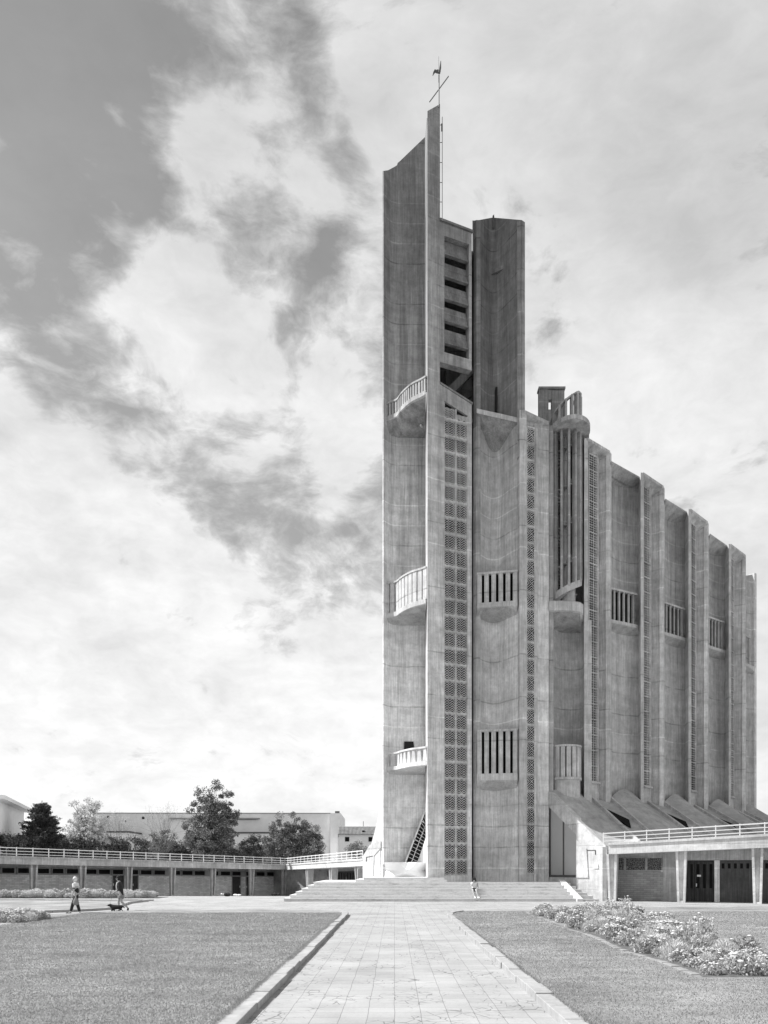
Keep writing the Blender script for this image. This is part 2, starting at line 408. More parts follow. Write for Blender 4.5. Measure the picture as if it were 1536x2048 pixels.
def lattice(name, o, d, w, z0, z1, ncol, ch, style, parent, sub=4, nb=9, zslope=0.0, frame=.05, mat='conc_lo', t=.028):
    """pierced screen in the plane through plan point o along plan direction d; front normal = right of d"""
    o = Vector(o); d = Vector(d).normalized(); nn = Vector((d.y, -d.x)); mb = MB(); fmb = mb; pmb = MB()
    def pt(u, v, z): q = o+d*u+nn*v; return (q.x, q.y, z)
    def bar2(u0, za, u1, zb, th, v0=-.035, v1=0):
        L = math.hypot(u1-u0, zb-za); ax, az = -(zb-za)/L*th/2, (u1-u0)/L*th/2
        a = [(u0-ax, za-az), (u1-ax, zb-az), (u1+ax, zb+az), (u0+ax, za+az)]
        k = len(mb.v)
        mb.v += [pt(p[0], v1, p[1]) for p in a]+[pt(p[0], v0, p[1]) for p in a]
        mb.f += [(k, k+1, k+2, k+3), (k, k+4, k+5, k+1), (k+1, k+5, k+6, k+2), (k+2, k+6, k+7, k+3), (k+3, k+7, k+4, k)]
    rows = max(1, round((z1-z0)/ch)); ch = (z1-z0)/rows; cw = w/ncol
    for c in range(ncol+1):
        u = c*cw; bar2(u, z0, u, z1+(zslope*u if c else 0), frame*1.6, -.12, .035)
    for r in range(rows+1):
        zz = z0+r*ch
        if r < rows or zslope == 0: bar2(0, zz, w, zz, frame*2.0 if r % 7 else frame*2.6, -.12, .03)
    mb = pmb
    for r in range(rows):
        for c in range(ncol):
            ua = c*cw+frame*.8; ub = (c+1)*cw-frame*.8; za = z0+r*ch+frame; zb = za+ch-2*frame
            if zslope and za > z1+zslope*ub-.1: continue
            zb = min(zb, z1+zslope*ub-.04) if zslope else zb
            sw = (ub-ua)/sub; p = (zb-za)/nb
            if style in ('chev', 'diam'):
                for s_ in range(sub):
                    for b in range(nb+1):
                        up = (s_ % 2 == 0)
                        if style == 'diam': up = ((s_ < sub/2) != (b*p > (zb-za)/2)); 
                        a0 = za+b*p-p*.5; 
                        q0, q1 = (a0, a0+sw) if up else (a0+sw, a0)
                        q0 = min(max(q0, za), zb); q1 = min(max(q1, za), zb)
                        if abs(q0-q1) < .02: continue
                        bar2(ua+s_*sw, q0, ua+(s_+1)*sw, q1, t)
            else:
                for s_ in range(1, sub): bar2(ua+s_*sw, za, ua+s_*sw, zb, t)
                for b in range(1, nb):
                    off = (b*37 % 3)
                    bar2(ua, za+b*p, ub, za+b*p, t*(1.0 if off else 1.6))
    ob = fmb.build(name, M[mat], parent)
    pmb.build('pierced_infill', M['conc_lo'], ob)
    pn = MB(); q = [pt(0, -.06, 0), pt(w, -.06, 0), pt(w, -.1, 0), pt(0, -.1, 0)]
    pn.prism([(a[0], a[1]) for a in q], z0, [z1, z1+zslope*w, z1+zslope*w, z1]); pn.build('pane', M['glass'], ob)
    return ob
a0 = L0+ldn*uA - lnn*.06
lattice('lattice_window', a0, ldn, uB-uA, 1.62, zc_l-1.1, 2, 1.118, 'chev', CH, sub=4, nb=6, zslope=sl, frame=.064, t=.042)

# --- belfry louvres above
lz_l, lz_r = Z(442,51.67), Z(466,52.6)
bf = MB(); lbot = Z(707,51.67)
lbox(bf, 0, .33, -.5, 0, lbot, lz_l, lbot, lz_l)
lbox(bf, LW-.2, LW, -.5, 0, lbot, lz_r+.03, lbot, lz_r)
lbox(bf, .33, LW-.2, -.5, 0, Z(468,51.67), lz_l, None, lz_r)
lbox(bf, .33, LW-.2, -.5, 0, lbot-.55, lbot+.18)
lbox(bf, 0, .33, -.5, -.003, lbot-.55, lbot)
lbox(bf, LW-.2, LW, -.5, -.003, lbot-.55, lbot)
bf.build('belfry_frame', M['conc'], CH)
rm = MB(); lbox(rm, -.02, LW+.05, -.6, .1, lz_l, lz_l+.16, lz_r, lz_r+.16); rm.build('belfry_coping', M['conc_dk'], CH)
for k in range(5):
    zt = 44.75-1.5*k; zb2 = zt-1.06
    lv = MB()
    u0, u1 = .36, LW-.23
    lv.hexa([lp(u0, -.12, zb2), lp(u1, -.12, zb2), lp(u1, -.30, zb2), lp(u0, -.30, zb2)],
            [lp(u0, -.36, zt), lp(u1, -.36, zt), lp(u1, -.5, zt), lp(u0, -.5, zt)])
    lbox(lv, u0, u1, -.30, -.04, zb2-.08, zb2-.003)
    lv.build('louvre', M['conc_dk'], CH)
bm_ = MB()
bm_.bar((*P(884,54.5), Z(800,54.5)), (*P(946,54.5), Z(738,54.5)), .3, .55)
bm_.bar((*P(900,56), Z(812,56)), (*P(946,56), Z(786,56)), .3, .4)
bm_.bar((*P(895,56.5), Z(700,56.5)), (*P(898,56.5), Z(800,56.5)), .4, .4)
bm_.build('belfry_brace', M['conc_dk'], CH)

# --- right tower pier: blade returning back, then a deep curved shell
rt = MB()
rt.wall([P(944.5,55.8), P(949,54.3), P(953,53.0)], ZB, [Z(441,55.8), Z(441,54.3), Z(440,53)], .28)
rt.build('pier_return', M['conc_dk'], CH)
ledge_l, ledge_r = Z(819,53.0), Z(838,52.4)
shell_pts = [(953,53.0),(958,53.15),(965,53.55),(975,54.0),(985,54.2),(997,54.05),(1008,53.6),(1018,53.1),(1028,52.65),(1036,52.4)]
sp = [(v.x, v.y) for v in catmull([(*P(a, b), 0) for a, b in shell_pts], 40)]
MB().wall(sp, ZB, 32.6, .35).build('lower_shell', M['conc'], CH, smooth=False)
up = shell_pts[:-1]+[(1036,52.25),(1043.5,51.95)]
spu = [(v.x, v.y) for v in catmull([(*P(a, b), 0) for a, b in up], 44)]
zt = []
for q in spu:
    px = CX+q[0]*F/q[1]
    row = 441-6*(px-953)/32 if px < 985 else 435+5*(px-985)/58
    zt.append(Z(row, q[1]))
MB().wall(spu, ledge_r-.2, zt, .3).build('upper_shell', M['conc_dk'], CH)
MB().wall([P(1043.5,52.0), (P(1043.5,52)[0]+.6, 55.5)], 30, [zt[-1]-.02, zt[-1]-.4], .3).build('upper_shell_return', M['conc_dk'], CH)
MB().prism([P(962,54.6), P(1038,53.0), (9.3, 57.4), (5.9, 58.3)], 44.0, 44.3).build('pier_roof', M['conc_dk'], CH)
MB().box(P(990,54)[0], P(994,54)[0], 53.75, 54.2, Z(828,54), Z(778,54)).build('slot_vent', M['black'], CH)
lt = MB(); lt.prism([P(985,54.13), P(988,54.0), P(989,54.3), P(986,54.4)], 47.2, 48.1); lt.build('parapet_stub', M['conc_dk'], CH)

def cap(name, c0, c1, ztop0, ztop1, inner, zi, mat='conc', th=.22, parent=None):
    """hood over a recess: straight front edge c0-c1, soffit falling back to the inner line"""
    mb = MB(); n = len(inner)
    c0 = Vector(c0); c1 = Vector(c1); zi = zi if isinstance(zi, list) else [zi]*n
    vs = []
    for i in range(n):
        u = i/(n-1); f = c0.lerp(c1, u); zt_ = ztop0+(ztop1-ztop0)*u
        vs += [(f.x, f.y, zt_), (f.x, f.y, zt_-th), (inner[i][0], inner[i][1], zi[i]), (inner[i][0], inner[i][1], zt_)]
    fs = [(0, 1, 2, 3), (4*n-1, 4*n-2, 4*n-3, 4*n-4)]
    for i in range(n-1):
        a, b = 4*i, 4*i+4
        fs += [(a, b, b+1, a+1), (a+1, b+1, b+2, a+2), (a+2, b+2, b+3, a+3), (a+3, b+3, b, a)]
    return mb.add(vs, fs).build(name, M[mat], parent or CH)
nq = len(sp); c0 = Vector(P(953,52.93)); c1 = Vector(P(1036,52.3))
zi = []
for i, q in enumerate(sp):
    u = i/(nq-1); f = c0.lerp(c1, u); dist = max(0, q[1]-f.y)
    zi.append(ledge_l+(ledge_r-ledge_l)*u-.3-dist*1.0)
fs_ = MB(); fs_.wall([tuple(c0+Vector((0, -.03))), tuple(c1+Vector((0, -.03)))], [ledge_l-.3, ledge_r-.3], [ledge_l+.02, ledge_r+.02], .12); fs_.build('hood_edge', M['conc_lo'], CH)
cap('shell_hood', c0, c1, ledge_l, ledge_r, [(q[0], q[1]+.05) for q in sp], zi, 'conc_dk', .3)  # darker concrete paints the shade under the hood

# --- balustrade galleries recessed in shells and half-round balconies
def slats(parent, pts, z0, z1, w, d, name='baluster', taper=0.0, mat='conc_lo'):
    """upright concrete fins, one per plan (x,y,angle)"""
    for (x, y, a) in pts:
        ca, sa = math.cos(a), math.sin(a); mb = MB()
        def q(u, v, k=1.0): return (x+u*k*ca-v*sa, y+u*k*sa+v*ca)
        b = [q(-w/2, -d/2), q(w/2, -d/2), q(w/2, d/2), q(-w/2, d/2)]
        tpp = [q(-w/2, -d/2, 1-taper), q(w/2, -d/2, 1-taper), q(w/2, d/2, 1-taper), q(-w/2, d/2, 1-taper)]
        mb.hexa([(*p, z0) for p in b], [(*p, z1) for p in tpp]); mb.build(name, M[mat], parent)
def along(pts, n, a=0.0, b=1.0):
    pts = [Vector(p[:2]) for p in pts]; seg = [(pts[i+1]-pts[i]).length for i in range(len(pts)-1)]; L = sum(seg); out = []
    for i in range(n):
        s = L*(a+(b-a)*(i/(n-1) if n > 1 else .5)); k = 0
        while k < len(seg)-1 and s > seg[k]: s -= seg[k]; k += 1
        d = (pts[k+1]-pts[k]); q = pts[k]+d*(s/seg[k]); out.append((q.x, q.y, math.atan2(d.y, d.x)))
    return out
def balcony(edge, wallpts, zrail, zslab, slab_th, soffit, nsl, w=.22, d=.12, taper=0, rail_h=.12, mat='conc_lo', srange=(.03, .97), name='balcony', rail_w=.3, parent=None, smat=None):
    """edge: plan polyline of the front edge; wallpts: two+ plan points of the wall behind (same count is not needed)"""
    n = len(edge); wl = along(wallpts, n)
    mb = MB(); vs = []
    for i in range(n):
        e = edge[i]; q = wl[i]
        vs += [(e[0], e[1], zslab), (e[0], e[1], zslab-slab_th), (q[0], q[1], soffit), (q[0], q[1], zslab)]
    fs = [(0, 1, 2, 3), (4*n-1, 4*n-2, 4*n-3, 4*n-4)]
    for i in range(n-1):
        a, b = 4*i, 4*i+4
        fs += [(a, b, b+1, a+1), (a+1, b+1, b+2, a+2), (a+2, b+2, b+3, a+3), (a+3, b+3, b, a)]
    root = mb.add(vs, fs).build(name, M[mat], parent or CH)
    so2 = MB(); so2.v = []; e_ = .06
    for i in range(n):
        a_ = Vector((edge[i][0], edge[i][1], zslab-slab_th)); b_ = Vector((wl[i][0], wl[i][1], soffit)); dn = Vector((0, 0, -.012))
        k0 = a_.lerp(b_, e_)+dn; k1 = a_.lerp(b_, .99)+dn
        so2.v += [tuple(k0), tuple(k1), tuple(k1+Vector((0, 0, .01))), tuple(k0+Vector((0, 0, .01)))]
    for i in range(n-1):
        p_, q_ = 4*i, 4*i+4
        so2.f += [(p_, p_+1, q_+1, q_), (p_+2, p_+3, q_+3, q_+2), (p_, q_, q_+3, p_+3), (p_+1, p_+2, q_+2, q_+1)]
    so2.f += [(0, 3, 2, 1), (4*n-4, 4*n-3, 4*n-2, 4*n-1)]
    so2.build('soffit', M['conc_dk'], root)  # thin darker skin that paints shade on the underside
    rl = MB(); rl.wall([(e[0], e[1]) for e in edge], zrail-rail_h, zrail, rail_w); rl.build('handrail', M[mat], root)
    q = along(edge, nsl, *srange)
    q = [(x-math.sin(a)*(.12), y+math.cos(a)*.12, a) for x, y, a in q]
    slats(root, q, zslab-.01, zrail-rail_h+.01, w, d, taper=taper, mat=smat or mat)
    return root
ep = catmull([(*P(770,54.85), 0), (*P(783,54.55), 0), (*P(793,54.3), 0), (*P(800,53.75), 0), (*P(811,53.1), 0), (*P(825,52.5), 0), (*P(840,52.1), 0), (*P(851,51.75), 0)], 28)
edge = [(v.x, v.y) for v in ep]; wl = [P(770,54.95), P(790,55.28), P(851,55.32)]
balcony(edge, wl, 35.35, 34.35, .28, 33.1, 17, w=.14, d=.16, mat='conc')
balcony(edge, wl, 22.5, 20.3, .32, 19.6, 10, w=.34, d=.14, mat='conc_lo')
balcony(edge, wl, 10.35, 9.35, .26, 8.85, 9, w=.42, d=.12, taper=.55, mat='conc_lt')
dz_ = MB(); dz_.hexa([(*P(808,55.2), Z(1500,55.2)), (*P(829,55.2), Z(1500,55.2)), (*P(829,55.35), Z(1500,55.2)), (*P(808,55.35), Z(1500,55.2))],
     [(*P(808.5,55.2), Z(1483,55.2)), (*P(827,55.2), Z(1483,55.2)), (*P(827,55.35), Z(1483,55.2)), (*P(808.5,55.35), Z(1483,55.2))]); dz_.build('doorway', M['black'], CH)
# two slatted galleries set into the lower shell
fe = [P(954,52.62), P(1035,52.08)]
for (yr, ys, yb) in ((1146, 1207, 1216), (1460, 1548, 1561)):
    Yc = 52.7; mid = [(*sp[8],), (*sp[20],), (*sp[32],)]
    fe_d = [tuple(Vector(fe[0]).lerp(Vector(fe[1]), i/12)) for i in range(13)]
    bal = balcony(fe_d, [sp[i] for i in range(2, 39, 3)], Z(yr, Yc), Z(ys, Yc), Z(ys, Yc)-Z(yb, Yc), Z(yb, Yc)-.55, 6, w=.30, d=.14, mat='conc_lo', srange=(.06, .94), rail_h=.14)
    bk = MB(); bk.wall([P(955,53.1), P(1033,52.6)], Z(ys, Yc), Z(yr, Yc)-.05, .05); bk.build('dark_backing', M['glass'], bal)  # dark sheet close behind the balusters

# --- folded bays of the long wall (fin, pierced screen, wing) and shells between them
def fin(px, Y, w, depth, z0, z1, mat='conc_lo', name='fin'):
    x, y = P(px, Y); vx = .16
    return MB().prism([(x, y), (x+w, y+.04), (x+w+vx*depth, y+depth), (x+vx*depth, y+depth)], z0, z1).build(name, M[mat], CH)
# first bay beside the tower
z2 = Z(820,51.9)
fin(1039, 51.95, .30, 2.2, ZB, z2+.05)
MB().wall([P(1036,52.35), P(1039.5,52.0)], ZB, z2, .2).build('fin_side', M['conc_lo'], CH)
E = [P(1047.5,51.97), P(1053,52.08)]
MB().wall(E, ZB, z2, .6).build('screen_jamb', M['conc_lo'], CH)
MB().wall([P(1075,53.15), P(1085,53.25), P(1097.5,53.35)], ZB, z2, .35).build('wing', M['conc'], CH)
MB().wall([P(1053,52.3), P(1075,52.9)], ZB, 1.7, .5).build('screen_sill', M['conc_lo'], CH)
so_ = Vector(P(1053.3,52.42)); se_ = Vector(P(1073.5,52.72)); dd = se_-so_
lattice('lattice_window', so_, dd, dd.length, 1.75, Z(856,52.6), 1, 1.12, 'diam', CH, sub=4, nb=6, frame=.05, t=.046)
MB().wall([P(1072.5,52.6), P(1077,53.2)], ZB, Z(850,52.8), .15).build('screen_jamb', M['conc'], CH)
MB().wall([P(1051,52.5), P(1077,52.95)], Z(859,52.7), Z(843,52.7), .15).build('screen_head', M['conc'], CH)
MB().wall([P(1050,53.7), P(1080,54.0)], 20, z2, .2).build('screen_back', M['conc_dk'], CH)
cap('bay_hood', P(1047.5,51.92), P(1097.5,53.3), z2+.05, z2+.05, [P(1052,52.6), P(1060,52.8), P(1068,53.0), P(1076,53.2)], Z(848,52.8), 'conc')
# stair bay recess
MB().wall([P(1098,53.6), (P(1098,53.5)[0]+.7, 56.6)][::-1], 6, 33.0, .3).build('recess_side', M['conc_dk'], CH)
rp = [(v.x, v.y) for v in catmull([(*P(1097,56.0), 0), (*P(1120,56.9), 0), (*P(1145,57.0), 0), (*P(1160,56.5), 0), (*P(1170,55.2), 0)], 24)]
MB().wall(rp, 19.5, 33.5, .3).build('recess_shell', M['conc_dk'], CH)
MB().wall([(a_, b_-.75) for a_, b_ in rp], 6, 19.7, .3).build('recess_wall', M['conc_lo'], CH)

bays = [  # fin px,Y,top row | screen px0,Y0,px1,Y1,top row | wing px0,Y0,px1,Y1 | screen base row
 dict(f=(1168.5,54.3,8,876), s=(1178,55.35,1196,55.95,911), w=(1198,56.5,1220,56.05), b=1562, st=2),
 dict(f=(1281.5,57.4,6,945), s=(1287,58.3,1301,58.95,977), w=(1303,60.0,1327,59.5), b=1571, st=2),
 dict(f=(1377,61.1,5.5,1018), s=(1382,62.0,1391.5,62.8,1050), w=(1393,63.9,1415.5,63.4), b=1580, st=1),
 dict(f=(1457.5,65.1,5,1088), s=(1462,66.0,1467.5,66.7,1119), w=(1469,67.9,1491.5,67.5), b=1592, st=1)]
for k, b in enumerate(bays):
    px, Y, wpx, row = b['f']; zt_ = Z(row, Y)
    fin(px, Y, wpx*Y/F, 2.2, 5.6, zt_)
    s0, s1 = Vector(P(b['s'][0], b['s'][1])), Vector(P(b['s'][2], b['s'][3])); dd = s1-s0
    zs0 = Z(b['b'], b['s'][1]); zs1 = Z(b['s'][4], (b['s'][1]+b['s'][3])/2)
    lattice('lattice_window', s0, dd, dd.length, zs0, zs1, b['st'], 1.15, 'grid', CH, sub=2, nb=6, frame=.034, t=.030)
    MB().wall([tuple(s0), tuple(s1)], 5.2, zs0-.04, .5).build('screen_base', M['conc_lo'], CH)
    sl_ = MB(); q0 = s0+Vector((.05, -.15)); q1 = s1+Vector((.15, -.12)); sl_.wall([tuple(q0), tuple(q1)], zs0-.16, zs0-.04, .5); sl_.build('sill', M['conc_dk'], CH)
    MB().wall([P(b['s'][2], b['s'][3]-.1), P(b['w'][0], b['w'][1])], 5.2, zs1+.2, .12).build('screen_jamb', M['conc_lo'], CH)
    MB().wall([P(b['w'][0], b['w'][1]), P(b['w'][2], b['w'][3])], 4.6, zt_-.02, .35).build('wing', M['conc_lo'], CH)
    MB().wall([P(b['w'][2], b['w'][3]), (P(b['w'][2], b['w'][3])[0]+.45, b['w'][3]+2.2)], 4.6, zt_-.05, .3).build('wing_return', M['conc'], CH)
    inner = [tuple(Vector(P(b['s'][0]-1, b['s'][1])).lerp(Vector(P(b['w'][0]+1, b['w'][1])), u)) for u in (0, .33, .66, 1)]
    cap('bay_hood', P(px+wpx-1, Y-.02), P(b['w'][2]+.3, b['w'][3]-.05), zt_+.03, zt_+.03, inner, zs1+.05, 'conc', .2)
shells = [ # left px,Y / right px,Y, top rows, gallery rail rows, slab rows
 dict(a=(1220,57.0), b=(1282,58.6), t=(922,958), r=(1173,1187), s=(1238,1249), br=(1222,1275), so=(1264,1250)),
 dict(a=(1327,60.6), b=(1378,62.6), t=(997,1030), r=(1203,1215), s=(1263,1275), br=(1329,1371), so=(1288,1277)),
 dict(a=(1415,64.6), b=(1458,66.6), t=(1067,1098), r=(1231,1242), s=(1289,1300), br=(1416,1450), so=(1309,1302)),
 dict(a=(1491,68.6), b=(1513,70.2), t=(1150,1147), r=(1263,1277), s=(1320,1332), br=(1489,1502), so=(1338,1335))]
for k, s in enumerate(shells):
    a = Vector(P(*s['a'])); b = Vector(P(*s['b'])); d = b-a; nb_ = Vector((-d.y, d.x)).normalized()
    n = 20; pts = []; zs = []
    for i in range(n+1):
        u = i/n; bulge = .40*math.sin(math.pi*u)**.8
        q = a+d*u+nb_*bulge; pts.append((q.x, q.y))
        zs.append(Z(s['t'][0]+(s['t'][1]-s['t'][0])*u, (a+d*u).y))
    last = k == 3
    MB().wall(pts, 4.8, [z_-(.0 if last else .35) for z_ in zs], .3).build('bay_shell', M['conc_bay'], CH)
    if not last:
        fa = a - nb_*.75; fb = b - nb_*.35; fa = fa-d.normalized()*(.62, .84, .88)[k]; fb = fb-d.normalized()*.1
        zi = [zs[i]-.35-1.15*(1-i/n)**.6 for i in range(n+1)]
        cap('shell_hood', fa, fb, Z(s['t'][0], fa.y), Z(s['t'][1], fb.y), pts, zi, 'conc_bay', .12)
    # slatted gallery with thin rail slab above and shelf below
    Ya = a.y-.55; Yb = b.y-.75
    e0 = Vector(P(s['br'][0]-4, Ya)); e1 = Vector(P(s['br'][1], Yb))
    ed = [tuple(e0.lerp(e1, i/10)) for i in range(11)]
    zr = Z((s['r'][0]+s['r'][1])/2, (Ya+Yb)/2); zsl = Z((s['s'][0]+s['s'][1])/2, (Ya+Yb)/2)
    bal = balcony(ed, pts, zr, zsl, .22, zsl-.65, 6, w=.15, d=.12, mat='conc_lo', smat='conc_dk', srange=(.05, .88), rail_h=.14, rail_w=.9)  # darker slats paint the shade below the rail slab
    bk = MB(); off = Vector((d.y, -d.x)).normalized()*-.32
    bk.wall([tuple(e0+off), tuple(e1+off-d.normalized()*.35)], zsl+.01, zr-.15, .06); bk.build('dark_backing', M['glass'], bal)  # dark sheet behind the slats
# end of the wall
MB().wall([P(1512.5,70.1), (P(1512.5,70.1)[0]-3, 74.5)], 4, Z(1147,70.1), .3).build('end_return', M['conc'], CH)
# closed body behind: flat roof below the parapets, back walls
rf = MB(); rf.prism([(3.0, 58.5), (10.5, 57.8), (14.5, 58), (19, 61), (24, 65), (29, 69.5), (31, 73), (22, 80), (8, 80), (.5, 74)], 27.2, 27.5); rf.build('nave_roof', M['roofc'], CH)
MB().wall([(32.5, 73.5), (22, 81), (8, 81), (.3, 74)], ZB, 27.1, .3).build('back_wall', M['conc'], CH)

# --- open spiral stair in the recess
st = MB(); cxs, cys = P(1137,54.45); cxs2, cys2 = P(1129.5,54.75)
RD = 1.45; zd = 33.1
ring = [(cxs+RD*math.cos(a), cys+RD*1.42*math.sin(a)) for a in [2*math.pi*i/48 for i in range(48)]]
st.prism(ring, zd-.3, zd)
st_o = st.build('stair_turret', M['conc'], CH)
rc = 1.06
def circ(a, r=rc): return (cxs2+r*math.cos(a), cys2+r*math.sin(a))
# slats between lower helix and the disc, and above the disc under the winding rail
angs = [R(a) for a in (182, 200, 222, 247, 272, 297, 322, 348)]
def zlow(a):   # helical lower edge
    u = (math.degrees(a)-180)/180.0; return 20.9+u*1.75
for a in angs:
    x, y = circ(a); slats(st_o, [(x, y, a+math.pi/2)], zlow(a), zd-.29, .15, .34, name='upright', mat='conc_bay')
for a in [R(q) for q in (190, 215, 240, 262, 284, 306, 330, 355, 20)]:
    u = (math.degrees(a) % 360-180)/180.0
    if u < -0.5: u += 2
    x, y = circ(a); slats(st_o, [(x, y, a+math.pi/2)], zd, zd+.15+2.37*min(1, max(0, u*1.35))**.75, .15, .30, name='upright', mat='conc')
hl = MB()
def helix(mb, r0, r1, a0, a1, zf, th, n=40):
    vs = []
    for i in range(n+1):
        a = a0+(a1-a0)*i/n; z_ = zf(a)
        vs += [(*circ(a, r1), z_), (*circ(a, r1), z_-th), (*circ(a, r0), z_-th), (*circ(a, r0), z_)]
    fs = [(0, 1, 2, 3), (4*n+3, 4*n+2, 4*n+1, 4*n)]
    for i in range(n):
        p, q = 4*i, 4*i+4
        fs += [(p, q, q+1, p+1), (p+1, q+1, q+2, p+2), (p+2, q+2, q+3, p+3), (p+3, q+3, q, p)]
    mb.add(vs, fs)
helix(hl, rc-.28, rc+.12, R(178), R(400), lambda a: zd+.15+2.4*min(1, max(0, (math.degrees(a)-180)/180*1.35))**.75, .12)
hl.build('winding_rail', M['conc'], st_o)
hb = MB(); helix(hb, rc-.35, rc+.14, R(178), R(350), lambda a: zlow(a)+.15, .48); hb.build('lower_ring', M['conc_lo'], st_o)
nw = MB(); nw.tube([(cxs2, cys2, 20.4), (cxs2, cys2, 35.2)], .16, 10)
for i in range(72):      # winders around the newel
    a = R(i*22.5); z_ = 21.6+i*.17
    c_, s_ = math.cos(a), math.sin(a); a2 = a+R(24)
    q = [(cxs2+.1*c_, cys2+.1*s_), (cxs2+.9*c_, cys2+.9*s_), (cxs2+.9*math.cos(a2), cys2+.9*math.sin(a2))]
    nw.prism(q, z_, z_+.07)
nw.build('stair_flight', M['conc_dk'], st_o)
dr = MB(); dr.prism([(cxs2+.55*math.cos(a)+.2, cys2+.55*math.sin(a)) for a in [2*math.pi*i/20 for i in range(20)]], 19.9, 22.2); dr.build('stair_drum', M['conc_lo'], st_o)
sb = [P(1098,53.25), P(1120,53.2), P(1145,53.3), P(1160,53.5), P(1167,54.0), P(1167,55.2)]
balcony(sb, rp, 20.66, 20.62, .62, 19.2, 2, w=.02, d=.02, mat='conc_lo', rail_h=.03, name='landing')
MB().prism([P(1099,54.6), P(1166,54.9), P(1170,57.2), P(1120,57.4), P(1099,57.0)], 32.55, 32.75).build('recess_shade_slab', M['conc_dk'], CH)  # added cover slab that keeps daylight out of the stair recess
# chimney-like stack behind the crown
sk = MB(); Yk = 57.3
zk = lambda r_: Z(r_, Yk)
sk.box(P(1078.5,Yk)[0], P(1097,Yk)[0], Yk, Yk+.5, 30, zk(777))
sk.box(P(1097,Yk)[0]-.001, P(1104,Yk)[0], Yk+.05, Yk+.45, zk(798), zk(779))
sk.box(P(1097,Yk)[0]-.001, P(1104,Yk)[0], Yk+.05, Yk+.45, 30, zk(818))
sk.box(P(1104,Yk)[0], P(1129,Yk)[0], Yk+.02, Yk+.48, 30, zk(780))
sk.build('roof_stack', M['conc_dk'], CH)
sc_ = MB(); sc_.box(P(1077,Yk)[0], P(1130.5,Yk)[0], Yk-.1, Yk+.6, zk(778)-.02, zk(776)+.06); sc_.build('stack_cap', M['conc_dk'], CH)

# --- half-round balcony at the foot of the stair bay
cb = P(1131,54.35); rb = 1.12
hp = [(cb[0]+rb*math.cos(a), cb[1]+rb*math.sin(a)) for a in [R(178+4*i*184/4/46) for i in range(47)]]
wallp = [P(1101,54.9), P(1163,55.6)]
hb_ = balcony(hp, wallp, Z(1488,53.2), Z(1553,53.2), .17, Z(1553,53.2)-.17, 9, w=.30, d=.14, mat='conc_lo', srange=(.02, .98), rail_h=.13)
gl = MB(); gl.prism([(cb[0]+(rb-.3)*math.cos(R(a)), cb[1]+(rb-.3)*math.sin(R(a))) for a in range(180, 361, 15)], Z(1553,53.2)+.01, Z(1490,53.2)); gl.build('dark_backing', M['glass'], hb_)  # dark filling inside the ring of balusters
dm = MB(); dm.prism([(cb[0]+(rb-.1)*math.cos(R(a)), cb[1]+(rb-.1)*math.sin(R(a))) for a in range(175, 366, 8)], 6.3, Z(1556.5,53.2)-.01); dm.build('balcony_drum', M['conc_lo'], CH)

# --- aisle roof of slanting folds, with lozenge skylights
PT0 = Vector((*P(1097.5,53.32), 7.35)); PT2 = Vector((*P(1213,49.25), 3.55))
Wl = [PT0.xy, Vector(P(1180,55.6)), Vector(P(1293,58.9)), Vector(P(1388,62.6)), Vector(P(1468,66.6)), Vector(P(1516,70.2))]
Dl = [PT2.xy-PT0.xy, Vector((1.75, -5.6)), Vector((1.9, -5.7)), Vector((2.1, -5.8)), Vector((2.3, -5.8)), Vector((2.8, -5.6))]
zlo = [3.56, 3.75, 3.95, 4.1, 4.2, 4.3]; zhi = [7.35, 7.25, 7.2, 7.15, 7.1, 7.0]
def roofp(u, s):
    k = min(int(u), 4); f = u-k
    wv = Wl[k].lerp(Wl[k+1], f); dv = Dl[k].lerp(Dl[k+1], f)
    zh = zhi[k]*(1-f)+zhi[k+1]*f; zl_ = zlo[k]*(1-f)+zlo[k+1]*f
    bump = 0.0
    if k >= 1:
        c = (f-.30)/.62
        if 0 < c < 1: bump = .85*math.sin(math.pi*c)**1.35*(1-s)**1.1
        fold = .40*(1-abs(f-.16)/.16 if f < .32 else 0)*(.35+.65*s)
        bump -= max(0, fold)
    else:
        bump = .55*math.sin(math.pi*min(1, f*1.1))*(1-s)**1.5 - .25*s*math.sin(math.pi*f)
    q = wv+dv*s
    return (q.x, q.y, zh+(zl_-zh)*s+bump)
ar = MB(); nu, ns = 150, 14; vs = []
for j in range(ns+1):
    for i in range(nu+1): vs.append(roofp(5*i/nu, j/ns))
nv = len(vs); vs += [(v[0], v[1], v[2]-.25) for v in vs]
fs = []
for j in range(ns):
    for i in range(nu):
        a = j*(nu+1)+i; fs.append((a, a+nu+1, a+nu+2, a+1)); fs.append((a+nv, a+1+nv, a+nu+2+nv, a+nu+1+nv))
for i in range(nu):
    a = i; fs.append((a, a+1, a+1+nv, a+nv)); a = ns*(nu+1)+i; fs.append((a, a+nv, a+1+nv, a+1))
for j in range(ns):
    a = j*(nu+1); fs.append((a, a+nv, a+nu+1+nv, a+nu+1)); a += nu; fs.append((a, a+nu+1, a+nu+1+nv, a+nv))
ar.add(vs, fs).build('aisle_roof', M['roofc'], CH)
